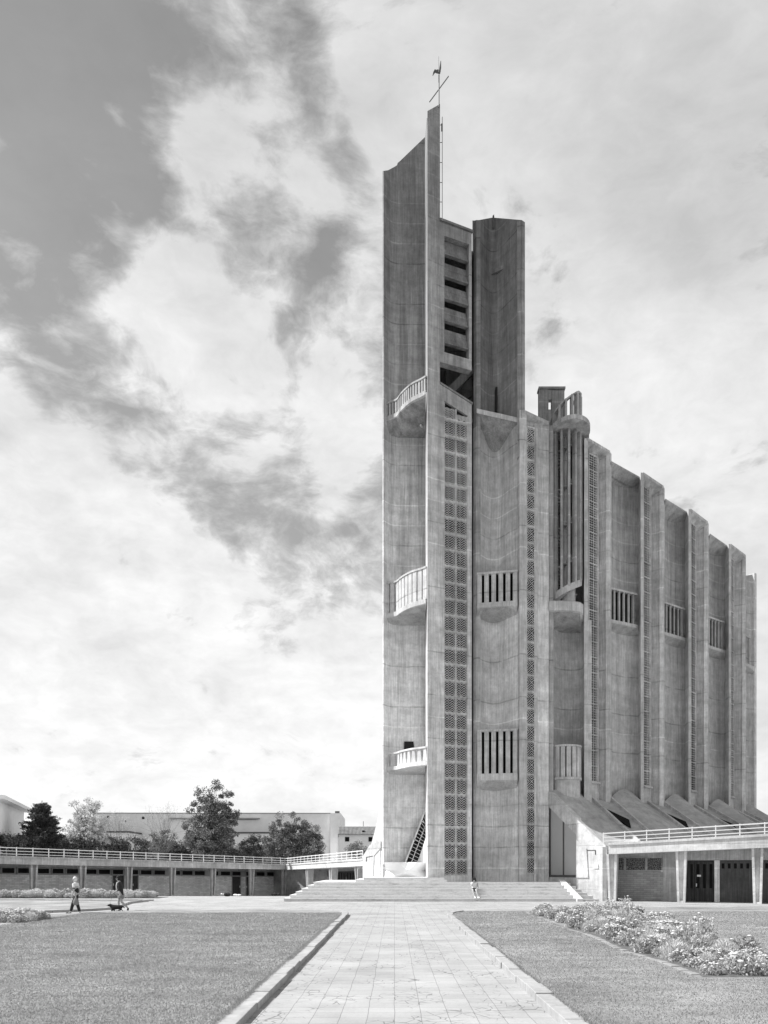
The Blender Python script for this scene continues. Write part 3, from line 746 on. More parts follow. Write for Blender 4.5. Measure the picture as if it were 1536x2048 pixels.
for k in range(1, 5):    # crease ribs and skylights
    for f0, wd in ((.0, .16), (.33, .14)):
        rb_ = MB(); a = [Vector(roofp(k+f0, s)) for s in (0, .25, .5, .75, 1)]
        for p, q in zip(a, a[1:]): rb_.bar(p+Vector((0, 0, .06)), q+Vector((0, 0, .06)), wd, .26)
        rb_.build('roof_rib', M['conc_lo'], CH)
    def rp_(f, s, dz=0): v = roofp(k+f, s); return (v[0], v[1], v[2]+dz)
    fA = -.20 if k == 1 else -.20
    q = [rp_(.05, .26), rp_(.06, .43), rp_(.19, .62), rp_(.26, .50)]
    sk_ = MB(); top = [(a, b, c+.10) for a, b, c in q]; sk_.hexa([(a, b, c-.05) for a, b, c in q], top); o_ = sk_.build('skylight', M['glass'], CH)

# --- side porch wall (right): slanted beam over tall panels, sunlit buttress
def vwall_poly(poly, p0, p1, px0, px1, th, out=0.0):
    """upright plate along plan line p0-p1; poly in (u 0..1, z)"""
    p0 = Vector(p0); p1 = Vector(p1); d = (p1-p0).normalized(); n = Vector((d.y, -d.x))
    a = [((p0.lerp(p1, u))+n*out, z) for u, z in poly]; b = [((p0.lerp(p1, u))+n*(out-th), z) for u, z in poly]
    m = len(poly)
    vs = [(*q, z) for q, z in a]+[(*q, z) for q, z in b]
    fs = [tuple(range(m)), tuple(range(2*m-1, m-1, -1))]+[(i, m+i, m+(i+1) % m, (i+1) % m) for i in range(m)]
    return MB().add(vs, fs)
P0 = PT0.xy; P1 = Vector(P(1152,50.75)); P2 = PT2.xy
zP1 = Z(1637,50.75)
vwall_poly([(0, 7.45), (0, 6.4), (1, zP1-1.05), (1, zP1+.05)], P0, P1, 0, 0, .45, .02).build('slanted_beam', M['conc_lo'], CH)
for (u0, u1) in ((.03, .49), (.53, .98)):
    t0 = 6.4+(zP1-1.05-6.4)*u0; t1 = 6.4+(zP1-1.05-6.4)*u1
    vwall_poly([(u0, 1.62), (u1, 1.62), (u1, t1-.05), (u0, t0-.05)], P0, P1, 0, 0, .08, -.12).build('tall_panel', M['metal_pl'], CH)
fr_ = MB()
pf = vwall_poly([(0, 1.5), (1, 1.5), (1, 1.66), (0, 1.66)], P0, P1, 0, 0, .15, -.05); pf.build('panel_frame', M['steel'], CH)
for u in (.0, .497, .975):
    tt = 6.4+(zP1-1.05-6.4)*u
    vwall_poly([(u, 1.5), (u+.03, 1.5), (u+.03, tt-.1), (u, tt-.02)], P0, P1, 0, 0, .15, -.06).build('panel_frame', M['steel'], CH)
vwall_poly([(0, -.2), (1, -.2), (1, 1.5), (0, 1.5)], P0, P1, 0, 0, .4, 0).build('porch_plinth', M['conc_lo'], CH)
vwall_poly([(0, -.2), (1, -.2), (1, 3.5), (0, zP1)], P1, P2, 0, 0, .5, 0).build('buttress', M['conc_lt'], CH)
vwall_poly([(.02, 1.5), (.42, 1.5), (.36, 3.4), (.02, 4.0)], P1, P2, 0, 0, .06, .06).build('buttress_panel', M['conc_lt'], CH)
vwall_poly([(.36, 3.32), (.66, 3.30), (.66, 3.0), (.63, 3.0), (.63, 3.26), (.36, 3.27)], P1, P2, 0, 0, .02, .021).build('buttress_slot', M['steel'], CH)
vwall_poly([(.60, 2.1), (.74, 2.1), (.74, 2.38), (.60, 2.38)], P1, P2, 0, 0, .04, .045).build('wall_plate', M['white'], CH)
rt_ = Vector((P2.x, P2.y)); MB().wall([tuple(P2), (P2.x+.5, P2.y+3.0)], -.2, 3.5, .25).build('buttress_return', M['conc_lo'], CH)

# --- left buttress sweeping out at the foot of the tower
Q0 = Vector(P(728,60.2)); Q1 = Vector(P(767,55.2))
def qv(px, row):
    # intersection of column px with the plan line Q0-Q1
    d = Q1-Q0; k = (px-CX)/F; u = (k*Q0.y-Q0.x)/(d.x-k*d.y); Y = Q0.y+d.y*u
    return (u, Z(row, Y))
vwall_poly([qv(728,1775), qv(767,1775), qv(766,1585), qv(762,1608), qv(757,1632), qv(750,1661), qv(742,1689), qv(734,1700), qv(727.5,1712)], Q0, Q1, 0, 0, .4, 0).build('buttress', M['conc_lt'], CH)
vwall_poly([qv(749,1756), qv(762,1756), qv(762,1694), qv(751,1709)], Q0, Q1, 0, 0, .06, .06).build('buttress_panel', M['conc_lt'], CH)
vwall_poly([qv(728,1775), qv(748,1775), qv(751,1711), qv(764,1696), qv(764,1683), qv(742,1690), qv(728.5,1713)], Q0, Q1, 0, 0, .12, .12).build('buttress_cap', M['conc_lo'], CH)
vwall_poly([qv(735,1714), qv(749,1711.5), qv(749,1713), qv(737,1715.5), qv(737,1723), qv(735,1723)], Q0, Q1, 0, 0, .02, .13).build('buttress_slot', M['steel'], CH)

# --- porch at the foot of the left shell: leaning pierced strip and sculpted pale sill
lw = MB()
def lq(px, row, Y): return (*P(px, Y), Z(row, Y))
Yl = 54.6
quad = [(851,1622), (851,1690), (834,1727), (811,1727)]
lw.add([lq(a, b, Yl) for a, b in quad]+[lq(a, b, Yl+.15) for a, b in quad], [(0,1,2,3),(7,6,5,4),(0,4,5,1),(1,5,6,2),(2,6,7,3),(3,7,4,0)])
lwo = lw.build('leaning_window', M['glass'], CH)
lb = MB()
def seg(a, b, w=.07): lb.bar(lq(*a, Yl-.05), lq(*b, Yl-.05), .08, w)
seg((851,1620), (810,1727), .10); seg((852,1648), (822,1727), .05); seg((852,1690), (834,1727), .08)
seg((828,1678), (852,1692), .06); seg((843,1642), (852,1648), .06)
for i in range(16):
    u = i/15; a = (851-40*u, 1626+101*u); b = (min(852, 851-40*u+24), 1626+101*u+12)
    if b[1] < 1727: seg(a, b, .025)
lb.build('window_bars', M['conc_lt'], lwo)
wp = vwall_poly([(0, 2.4), (1, 2.4), (1, 4.3)], P(834,54.7), P(851.5,54.2), 0, 0, .1, 0); wp.build('porch_cheek', M['white'], CH)
sx = MB(); nu_, nv_ = 44, 16; x0, x1 = P(768.5,54.3)[0], P(852,54.3)[0]; vs = []
for j in range(nv_+1):
    v = j/nv_; zz = 1.42+(2.55-1.42)*v
    for i in range(nu_+1):
        u = i/nu_; waist = 1-abs(2*v-.95)
        y = 53.9+.9*max(0, waist)*abs(2*u-1)**2.2
        if v > .6: tri = max(0, .22-abs(u-.55))/.22; y += .45*max(0, min(1, tri*1.3-(1-(v-.6)/.4)*.9))
        if v < .35: tri = max(0, .42-abs(u-.55))/.42; y += .3*max(0, tri*1.0-v/.35*.9)
        vs.append((x0+(x1-x0)*u+ (.12*waist if i == 0 else 0), y, zz))
m_ = len(vs); vs += [(v[0], 55.2, v[2]) for v in vs]; fs = []
for j in range(nv_):
    for i in range(nu_):
        a = j*(nu_+1)+i; fs.append((a, a+1, a+nu_+2, a+nu_+1))
for i in range(nu_):
    a = nv_*(nu_+1)+i; fs.append((a, a+1, a+1+m_, a+m_)); fs.append((i, i+m_, i+1+m_, i+1))
for j in range(nv_):
    a = j*(nu_+1); fs.append((a, a+nu_+1, a+nu_+1+m_, a+m_)); a += nu_; fs.append((a, a+m_, a+nu_+1+m_, a+nu_+1))
sx.add(vs, fs).build('sculpted_sill', M['white'], CH)
MB().box(x0+.1, x1, 54.9, 55.3, 1.2, 2.5).build('porch_wall', M['conc_lt'], CH)

# --- cross, weathercock and lightning rod
cr = MB(); cxr, cyr = P(878,51.55); cr.tube([(cxr, cyr, 53.2), (cxr, cyr, Z(150,51.55))], .035, 8)
cr.tube([(*P(897,50.75), 54.45), (*P(859,52.45), 54.45)], .035, 8)
co = cr.build('roof_cross', M['steel'], CH)
wc = MB(); zc = Z(143,51.55)
wc.sphere((cxr-.08, cyr, zc), (.20, .07, .13), 10, 8)
wc.tube([(cxr-.25, cyr, zc+.05), (cxr-.36, cyr, zc-.10), (cxr-.42, cyr, zc-.28)], [.10, .06, .02], 8)
wc.tube([(cxr+.0, cyr, zc-.1), (cxr+.08, cyr, zc+.25), (cxr+.12, cyr, zc+.7)], [.09, .07, .02], 8)
wc.tube([(cxr-.02, cyr, zc+.1), (cxr-.02, cyr, zc+1.0)], .012, 6)
wc.build('weathercock', M['steel'], co)
lr = MB(); xr, yr = P(884.5,52.0); lr.tube([(xr, yr, 45.5), (xr, yr, Z(234,52.0))], .022, 6)
for r_ in (250, 285, 325, 365, 404): lr.tube([(xr, yr, Z(r_,52.0)), (B[0]-.05, 52.0, Z(r_,52.0))], .02, 6)
lr.tube([(xr-.02, yr, Z(262,52)), (xr-.02, yr, Z(248,52))], .06, 6)
lr.build('lightning_rod', M['steel'], CH)
sp_ = MB(); a = Vector((*P(850,55.0), Z(858,55.0))); sp_.tube([a, a+Vector((-.35, -.9, -.25))], [.11, .07], 8); sp_.build('water_spout', M['conc_lt'], CH)
# ============================================================ GROUND
def pavmat():
    m, g = new_mat('paving_slabs'); p = wpos(g)
    jit = g.n('ShaderNodeVectorMath', {0: g.vm('SUBTRACT', g.n('ShaderNodeTexNoise', {'Vector': p, 'Scale': 1.3, 'Detail': 3.0}).outputs[1], (.5, .5, .5)), 'Scale': .045}, operation='SCALE').outputs[0]
    q = g.vm('ADD', p, jit)
    br = g.n('ShaderNodeTexBrick', {'Vector': q, 'Color1': (1, 1, 1, 1), 'Color2': (.86, .86, .86, 1), 'Mortar': (.60, .60, .60, 1), 'Scale': 1.0,
        'Mortar Size': .0065, 'Mortar Smooth': .3, 'Bias': -.3, 'Brick Width': .385, 'Row Height': .40}, offset=0.0)
    c = g.n('ShaderNodeRGBToBW', {0: br.outputs[0]}).outputs[0]
    # crazed slabs: cracks only inside some patches
    vo = g.n('ShaderNodeTexVoronoi', {'Vector': g.vm('ADD', p, g.n('ShaderNodeVectorMath', {0: jit, 'Scale': 2.5}, operation='SCALE').outputs[0]), 'Scale': 4.2, 'Randomness': 1.0}, feature='DISTANCE_TO_EDGE').outputs[0]
    crack = g.mr(vo, .010, .045, 1, 0)
    mask = g.mr(g.noise(p, .75, 3, .6), .47, .56, 0, 1)
    crack = g.m('MULTIPLY', crack, mask)
    v = g.m('MULTIPLY', c, g.m('SUBTRACT', 1.0, g.m('MULTIPLY', crack, .50)))
    v = g.m('MULTIPLY', v, g.mr(g.noise(p, .55, 6, .6), .3, .7, .80, 1.12))
    v = g.m('MULTIPLY', v, g.mr(g.noise(p, 22, 4, .7), .3, .7, .92, 1.08))
    v = g.m('MULTIPLY', v, g.mr(g.noise(p, 2.6, 5, .75), .60, .74, 1.0, .84))
    v = g.m('MULTIPLY', v, .385)
    hgt = g.m('SUBTRACT', g.m('MULTIPLY', g.noise(p, 30, 3, .6), .2), g.m('ADD', br.outputs[1], g.m('MULTIPLY', crack, .5)))
    finish(g, v, .85, hgt, .35, .01)
    return m
M['paving'] = pavmat()
def grassmat(name, base):
    m, g = new_mat(name); p = wpos(g)
    v = g.m('MULTIPLY', g.mr(g.noise(p, .30, 5, .6), .3, .7, .74, 1.28), g.mr(g.noise(p, 14, 6, .75), .3, .7, .84, 1.16))
    v = g.m('MULTIPLY', v, g.mr(g.noise(g.vm('MULTIPLY', p, (.5, 1.2, 1)), 1.0, 6, .7), .35, .68, .76, 1.32))
    hn = g.noise(p, 55, 4, .8)
    v = g.m('MULTIPLY', v, g.mr(hn, .3, .7, .82, 1.18))
    v = g.m('MULTIPLY', v, g.mr(g.noise(p, 2.4, 7, .8), .52, .70, 1.0, .62))
    finish(g, g.m('MULTIPLY', v, base), .95, hn, .8, .04, .1)
    return m
M['lawn'] = grassmat('lawn_turf', .31)
M['kerb'] = plain('kerb_stone', .35, .16, 5, .9, .5)
M['stepst'] = plain('worn_step_stone', .52, .10, 2.5, .85, .3)
def stepmat():
    m, g = new_mat('stained_step_stone'); p = wpos(g)
    s = g.n('ShaderNodeSeparateXYZ', {0: p})
    nrm = g.n('ShaderNodeSeparateXYZ', {0: g.n('ShaderNodeNewGeometry').outputs['Normal']}).outputs[1]
    st = g.mr(g.noise(g.vm('MULTIPLY', p, (1.0, 1.0, 6.0)), 1.3, 7, .75), .52, .66, 0, 1)
    joint = g.m('FRACT', g.m('DIVIDE', s.outputs[0], 1.05)); joint = g.mr(g.m('ABSOLUTE', g.m('SUBTRACT', joint, .5)), .485, .5, 1, .6)
    v = g.m('SUBTRACT', 1.0, g.m('MULTIPLY', st, .34))
    v = g.m('MULTIPLY', v, g.mr(g.noise(p, 9, 5, .7), .3, .7, .9, 1.1))
    finish(g, g.m('MULTIPLY', v, .66), .85, g.noise(p, 12, 4, .7), .3, .01)
    return m
M['steps'] = stepmat()

def sheet(name, X0, X1, Y0, Y1, nx, ny, mat, off=0.0, zf=gz, label=None):
    mb = MB()
    for j in range(ny+1):
        for i in range(nx+1):
            X = X0+(X1-X0)*i/nx; Y = Y0+(Y1-Y0)*j/ny; mb.v.append((X, Y, zf(X, Y)+off))
    for j in range(ny):
        for i in range(nx):
            a = j*(nx+1)+i; mb.f.append((a, a+1, a+nx+2, a+nx+1))
    return tag(mb.build(name, mat), kind='structure')
sheet('ground', -1500, 1500, -300, 2500, 4, 4, M['lawn'], -1.7, lambda x, y: 0)
sheet('plaza', -60, 45, -12, 94, 70, 70, M['paving'])

def patch(name, outline, mat, h=.09, skirt=.25, kind='structure', sub=1.5):
    """raised area following the ground; outline densified, filled by triangulation"""
    bm = bmesh.new(); pts = []
    n = len(outline)
    for i in range(n):
        a = Vector(outline[i]); b = Vector(outline[(i+1) % n]); k = max(1, int((b-a).length/sub))
        for j in range(k): pts.append(a.lerp(b, j/k))
    vs = [bm.verts.new((q.x, q.y, gz(q.x, q.y)+h)) for q in pts]
    lo = [bm.verts.new((q.x, q.y, gz(q.x, q.y)-skirt)) for q in pts]
    m_ = len(vs)
    ed = [bm.edges.new((vs[i], vs[(i+1) % m_])) for i in range(m_)]
    bmesh.ops.triangle_fill(bm, edges=ed, use_beauty=True)
    for i in range(m_): bm.faces.new((vs[i], lo[i], lo[(i+1) % m_], vs[(i+1) % m_]))
    bmesh.ops.recalc_face_normals(bm, faces=bm.faces)
    me = bpy.data.meshes.new(name); bm.to_mesh(me); bm.free()
    o = link(name, me, mat); tag(o, kind=kind); return o
lawnL = [(-2.28,-10), (-2.3,33.2), (-2.42,35.2), (-2.9,36.5), (-3.9,37.2), (-5.8,37.5), (-9.6,37.9), (-12,37.4), (-13.6,36.0), (-15,33.9), (-20,31.0), (-30,27), (-46,22), (-46,-10)]
lawnF = [(-15.7,48.6), (-15.9,46.1), (-15.0,42), (-14.5,39.2), (-15.2,37.6), (-17,35.8), (-22,33.0), (-32,29), (-48,24), (-55,40), (-50,49.2), (-30,49.4)]
lawnR = [(2.5,-10), (44,-10), (44,43.5), (30,42.8), (20,41.4), (11.8,39.4), (6.7,38.0), (4.2,36.9), (3.1,36.0), (2.62,34.6), (2.5,33.0)]
patch('lawn', lawnL, M['lawn'], .09); patch('lawn', lawnF, M['lawn'], .07); patch('lawn', lawnR, M['lawn'], .09)
def kerb(pts, w, h, seglen=1.0, name='kerb', gapj=.012, mat='kerb'):
    mb = MB(); q = along(pts, 2); L = sum((Vector(pts[i+1])-Vector(pts[i])).length for i in range(len(pts)-1))
    n = max(1, int(L/seglen)); st = along(pts, n+1)
    for i in range(n):
        a = Vector(st[i][:2]); b = Vector(st[i+1][:2]); d = (b-a).normalized(); nn = Vector((-d.y, d.x))
        a += d*gapj*.5; b -= d*gapj*.5
        j = [random.uniform(-.016, .016) for _ in range(4)]; hj = random.uniform(-.014, .014)
        c = [a+nn*j[0], b+nn*j[1], b+nn*(w+j[2]), a+nn*(w+j[3])]
        mb.hexa([(p.x, p.y, gz(p.x, p.y)-.2) for p in c], [(p.x, p.y, gz(p.x, p.y)+h+hj) for p in c])
    o = mb.build(name, M[mat], bevel=.012); tag(o, kind='structure'); return o
kerb([(-2.02,-8), (-2.03,10), (-2.02,20), (-2.05,30), (-2.03,33.4), (-2.1,34.9)], .27, .12)
kerb([(3.0,36.1), (2.45,35.0), (2.26,33.6), (2.32,30.5), (2.22,29.2), (2.35,27.6), (2.23,26.4), (2.24,10), (2.24,-8)], .26, .13)
kerb([(-48,23.9), (-32,28.9), (-22,32.9), (-17,35.7), (-15.1,37.5), (-14.4,39.2), (-14.9,42), (-15.8,46.1), (-15.6,48.8)], .22, .13)
kerb([(-15.6,49.6), (-30,49.9), (-50,49.7)][::-1], .18, .10)

# manhole-like patched slab on the path
# ============================================================ STEPS
def solid(name, parts, mat, label, cat, loc=(0, 0, 0)):
    return tag(parts.build(name, mat, bevel=.012), label, cat)
t_ = thing('stone_steps', 'wide flight of pale stained stone steps rising to the foot of the church tower', 'steps', (2.5, 49, 0))
for k in range(6):
    yf = 48.9+.35*k; xl = -7.04+.34*k; xr = 11.75-.15*k
    xe = lambda Y: 11.72-.327*(Y-48.75)
    def pl(o): return [(xl-o, yf-o), (xe(yf-o), yf-o), (xe(50.9), 50.9), (xe(50.9), 60), (xl-o, 60)]
    b_ = MB(); b_.prism(pl(0), .2*k-(.3 if k == 0 else 0)+.001, .2*(k+1)-.055)
    b_.prism(pl(.035), .2*(k+1)-.055, .2*(k+1)); b_.build('step', M['steps'], t_)
for k, (xl, xr, yf, z_) in enumerate(((-2.6, 3.5, 51.0, 1.36), (-2.05, 3.32, 51.12, 1.5))):
    b_ = MB(); b_.box(xl, xr, yf, 58, 1.19+.001*k, z_); b_.build('step', M['steps'], t_)
ck = MB(); ck.prism([(11.6,48.72), (11.98,48.72), (11.25,50.95), (10.88,50.95)], -.1, [.16, .16, 1.36, 1.36]); ck.build('sloped_cheek', M['conc_lt'], t_)
t2 = thing('side_steps', 'short narrow flight of steps in shade between the sloped cheek and the white buttress', 'steps', (12.3, 49.5, 0))
for k in range(6):
    b_ = MB(); b_.box(11.0, 13.02-.28*k, 48.95+.35*k, 52, (.2*k-.06 if k else -.2)+.001, .2*(k+1)-.06); b_.build('step', M['stepst'], t2, bevel=.01)

# ============================================================ GALLERIES
class Frame:
    def __init__(s, A, B, tpA, tpB, btA, btB):
        s.A = Vector(A); s.d = (Vector(B)-s.A); s.L = s.d.length; s.d.normalize(); s.n = Vector((-s.d.y, s.d.x))
        s.tp = lambda u: tpA+(tpB-tpA)*u/s.L
        s.bt = lambda u: btA+(btB-btA)*u/s.L
    def xy(s, u, v): q = s.A+s.d*u+s.n*v; return (q.x, q.y)
    def fl(s, u, v=0): q = s.xy(u, v); return gz(*q)
    def u_of(s, px, v=0):
        k = (px-CX)/F; o = s.A+s.n*v; return (k*o.y-o.x)/(s.d.x-k*s.d.y)
    def zz(s, u, v, z):
        if isinstance(z, tuple):
            return {'f': s.fl(u, v), 't': s.tp(u), 'b': s.bt(u)}[z[0]]+z[1]
        return z
    def box(s, mb, u0, u1, v0, v1, z0, z1):
        c = [(u0, v0), (u1, v0), (u1, v1), (u0, v1)]
        mb.hexa([(*s.xy(*q), s.zz(*q, z0)) for q in c], [(*s.xy(*q), s.zz(*q, z1)) for q in c]); return mb
def gallery_core(fr, u0, u1, depth, root, cols, mat='conc_lo', railu=None, colmat='conc_lo', post=1.3, nseg=1, colscale=1.0, fd=1.0):
    mb = MB(); fr.box(mb, u0, u1, 0, depth, ('b', 0), ('t', 0)); mb.build('roof_slab', M[mat], root)
    mb = MB(); fr.box(mb, u0, u1, -.06, .0, ('t', -.12), ('t', .03)); mb.build('slab_coping', M[mat if fd < 1 else 'conc_lt'], root)
    ra, rb_ = railu or (u0+.2, u1-.2)
    rail = MB()
    for h, th in ((.70, .07), (.44, .05), (.20, .05)):
        for i in range(8):
            a = ra+(rb_-ra)*i/8; b = ra+(rb_-ra)*(i+1)/8
            fr.box(rail, a, b, .12, .18, ('t', h-th), ('t', h))
    ro = rail.build('railing', M['white'], root)
    n = int((rb_-ra)/post)
    for i in range(n+1):
        u = ra+(rb_-ra)*i/n; p = MB(); fr.box(p, u-.03, u+.03, .13, .17, ('t', -.01), ('t', .73)); p.build('post', M['white'], ro)
    for px in cols:
        u = fr.u_of(px, .45) if px > -900 else px
        for_u = u; wt, wb = .32*colscale, .21*colscale; mb = MB()
        for sgn in (-1, 1):      # two tapering flanges and a thin web between them
            c0 = [(for_u+sgn*wb-(.07), .25), (for_u+sgn*wb+.07, .25), (for_u+sgn*wb+.07, .25+.43*fd), (for_u+sgn*wb-.07, .25+.43*fd)]
            c1 = [(for_u+sgn*wt-(.07), .15), (for_u+sgn*wt+.07, .15), (for_u+sgn*wt+.07, .15+.65*fd), (for_u+sgn*wt-.07, .15+.65*fd)]
            mb.hexa([(*fr.xy(*q), fr.zz(*q, ('f', -.02))) for q in c0], [(*fr.xy(*q), fr.zz(*q, ('b', .0))) for q in c1])
        c0 = [(for_u-wb, .42), (for_u+wb, .42), (for_u+wb, .52), (for_u-wb, .52)]
        c1 = [(for_u-wt, .42), (for_u+wt, .42), (for_u+wt, .52), (for_u-wt, .52)]
        mb.hexa([(*fr.xy(*q), fr.zz(*q, ('f', -.02))) for q in c0], [(*fr.xy(*q), fr.zz(*q, ('b', -.001))) for q in c1])
        fr.box(mb, for_u-wb, for_u+wb, .27, .66, ('f', -.02), ('f', .12))
        mb.build('column', M[colmat], root)
def window(fr, root, u0, u1, v, z0, z1, mat='conc_lo', fw=.07, pane='glass', name='window'):
    mb = MB()
    fr.box(mb, u0, u1, v-.06, v+.05, z0, (z0[0], z0[1]+fw)); fr.box(mb, u0, u1, v-.06, v+.05, (z1[0], z1[1]-fw), z1)
    fr.box(mb, u0, u0+fw, v-.059, v+.05, (z0[0], z0[1]+fw), (z1[0], z1[1]-fw)); fr.box(mb, u1-fw, u1, v-.059, v+.05, (z0[0], z0[1]+fw), (z1[0], z1[1]-fw))
    o = mb.build(name, M[mat], root)
    mb = MB(); fr.box(mb, u0+fw, u1-fw, v, v+.03, (z0[0], z0[1]+fw), (z1[0], z1[1]-fw)); mb.build('pane', M[pane], o)
    return o
M['mosaic'] = plain('mosaic_glass', .07, .6, 16, .4, .3)
def mosaic():
    m, g = new_mat('rubble_glass_mosaic'); p = wpos(g)
    vo = g.n('ShaderNodeTexVoronoi', {'Vector': p, 'Scale': 9.0}, feature='DISTANCE_TO_EDGE').outputs[0]
    v = g.mr(vo, .02, .10, .30, .035); finish(g, v, .5, vo, .5, .02); return m
M['mosaic'] = mosaic()
M['darkwood'] = concrete('dark_stained_boards', .05, weather=False, boards=2.0, stain=.3, pour=50)
M['framegrey'] = plain('grey_window_frame', .30, .1, 3, .6)

# --- right gallery
GR = Frame((13.6,49.0), (21.9,45.0), 3.69, 4.11, 3.01, 3.33)
M['brickR'] = brickmat('long_bricks_right', .42, GR.d)
rg = thing('covered_gallery', 'sunlit concrete gallery with white railing and tapering columns beside the white buttress', 'gallery', (17, 47, 0))
gallery_core(GR, .05, 30, 8, rg, [1225, 1363, 1515, 1705], mat='conc_lt', railu=(-.3, 29), colmat='conc_lt', post=1.3, colscale=.78)
V = 2.3
u = lambda px: GR.u_of(px, V)
mb = MB(); GR.box(mb, .1, u(1330), V, V+.3, ('f', -.05), 1.92); mb.build('brick_wall', M['brickR'], rg)
mb = MB(); GR.box(mb, .1, u(1233), V+.02, V+.3, 1.92, ('b', 0)); GR.box(mb, u(1233), u(1326), V+.02, V+.3, 2.85, ('b', 0))
GR.box(mb, u(1326), u(1366), V-.02, V+.3, ('f', -.05), ('b', 0)); GR.box(mb, u(1366), u(1700), V-.05, V+.3, 2.62, ('b', 0)); mb.build('lintel_wall', M['conc_dk'], rg)
mb = MB(); GR.box(mb, u(1429), u(1439.5), V-.12, V+.3, ('f', -.05), 2.62); mb.build('door_pier', M['conc'], rg)
for a, b in ((1234, 1249), (1250, 1292), (1293, 1325)):
    window(GR, rg, u(a), u(b), V+.05, ('f', 1.95), ('f', 2.83), 'conc_dk', .05, 'mosaic')
def door(fr, root, u0, u1, v, h, nslit, slit0, slit1, mat='wood', handle=None, name='door'):
    mb = MB(); fr.box(mb, u0, u1, v, v+.07, ('f', -.02), h); o = mb.build(name, M[mat], root)
    for i in range(nslit):
        c = u0+(u1-u0)*(i+.5)/nslit+ (0); wd = (u1-u0)/nslit*.22
        mb = MB(); fr.box(mb, c-wd, c+wd, v-.012, v+.0, slit0, slit1); mb.build('glass_slit', M['glass'], o)
    if handle is not None:
        mb = MB(); fr.box(mb, handle-.03, handle+.03, v-.07, v-.001, ('f', .95), ('f', 1.15)); mb.build('handle', M['white'], o)
    return o
um = (u(1367)+u(1428))/2 - .25
door(GR, rg, u(1366)+.03, um-.01, V+.05, 2.58, 2, .85, 2.38, 'darkwood')
d2 = door(GR, rg, um+.01, u(1428.5), V+.05, 2.58, 3, .85, 2.38, 'darkwood', um+.12)
mb = MB(); GR.box(mb, u(1394), u(1402), V+.0, V+.03, 1.58, 1.70); mb.build('notice', M['white'], d2)
ug0, ug1 = u(1440), u(1540)
door(GR, rg, ug0, ug1, V+.05, 2.6, 8, 2.10, 2.42, 'wood', name='board_door')
door(GR, rg, ug1+.25, ug1+4, V+.05, 2.6, 9, 2.10, 2.42, 'wood', name='board_door')
mb = MB(); GR.box(mb, u(1700), 29.9, V, V+.3, ('f', -.05), ('b', 0)); mb.build('brick_wall', M['brickR'], rg)
mb = MB(); GR.box(mb, .06, .3, .5, 7.9, ('f', -.05), ('b', 0)); mb.build('end_wall', M['brickR'], rg)

# --- left galleries meeting at a corner
GL = Frame((-30.3,59), (-11.9,84), 3.07, 2.55, 2.45, 1.96)
GM = Frame((-11.9,84), (-2.6,61), 2.55, 2.86, 1.96, 2.3)
M['brickL'] = brickmat('long_bricks_left', .70, GL.d); M['brickM'] = brickmat('long_bricks_middle', .55, GM.d)
lg = thing('covered_gallery', 'long low gallery of brick panels and dark strip windows below the dark hedge', 'gallery', (-21, 71, -.5))
gallery_core(GL, -16, GL.L+.9, 7, lg, [-130, -34, 65, 163, 256, 343, 424, 501, 566], mat='conc_dk', railu=(-15.8, GL.L+2.0), colmat='conc_dk', post=1.3, colscale=.72, fd=.45)
V = 2.4; ul = lambda px: GL.u_of(px, V)
doors = [(224, 249), (263, 277), (463, 482), (491, 508)]
mb = MB(); edges_ = [-16]+[x for d in doors for x in (ul(d[0]), ul(d[1]))]+[GL.L+2.4]
for i in range(0, len(edges_), 2): 
    mb = MB(); GL.box(mb, edges_[i], edges_[i+1], V, V+.3, ('f', -.1), ('b', -.80)); mb.build('brick_wall', M['brickL'], lg)
mb = MB(); GL.box(mb, -16, GL.L+2.4, V+.04, V+.3, ('b', -.16), ('b', -.001)); mb.build('lintel', M['conc_dk'], lg)
mb = MB(); GL.box(mb, -16, GL.L+2.4, V+.06, V+.3, ('b', -.80), ('b', -.16)); mb.build('wall_band', M['framegrey'], lg)
wpx = [(-250,-215),(-210,-175),(-168,-133),(-128,-93),(-88,-50),(-45,-5), (2,30),(34,60),(73,99),(103,128),(132,157),(169,194),(196,221),(224,247),(263,277),(280,304),(307,331),(348,361),(363,386),(388,410),(428,437),(440,461),(463,482),(491,508),(511,530),(533,552),(556,562)]
for a, b in wpx:
    window(GL, lg, ul(a), ul(b), V-.0, ('b', -.74), ('b', -.22), 'framegrey', .06)
for i, (a, b) in enumerate(doors):
    door(GL, lg, ul(a)+.06, ul(b)-.06, V+.05, ('b', -.84), 0, 0, 0, 'darkwood', (ul(b)-.15) if i in (2,) else (ul(a)+.15))
for a, b in doors:
    for q in (ul(a), ul(b)-.08): mb = MB(); GL.box(mb, q, q+.08, V-.05, V+.2, ('f', -.05), ('b', -.78)); mb.build('door_post', M['framegrey'], lg)
mg = thing('covered_gallery', 'short gallery running from the far corner towards the tower, its slab edge catching the sun', 'gallery', (-7, 72, -.5))
gallery_core(GM, .3, GM.L+.3, 6, mg, [576.5, 619, 666.5, 719], mat='conc_lt', railu=(-1.0, GM.L-.2), colmat='conc_lo', post=1.3)
um_ = lambda px: GM.u_of(px, 3.0)
mb = MB(); GM.box(mb, 2.2, GM.L+1, 3.0, 3.3, ('f', -.1), ('b', -.80)); mb.build('brick_wall', M['brickM'], mg)
mb = MB(); GM.box(mb, 2.2, GM.L+1, 3.05, 3.3, ('b', -.80), ('b', -.001)); mb.build('wall_band', M['framegrey'], mg)
for a, b in ((580, 601), (603, 616), (632, 643), (644, 655)): window(GM, mg, um_(a), um_(b), 3.0, ('b', -.74), ('b', -.24), 'framegrey', .07)
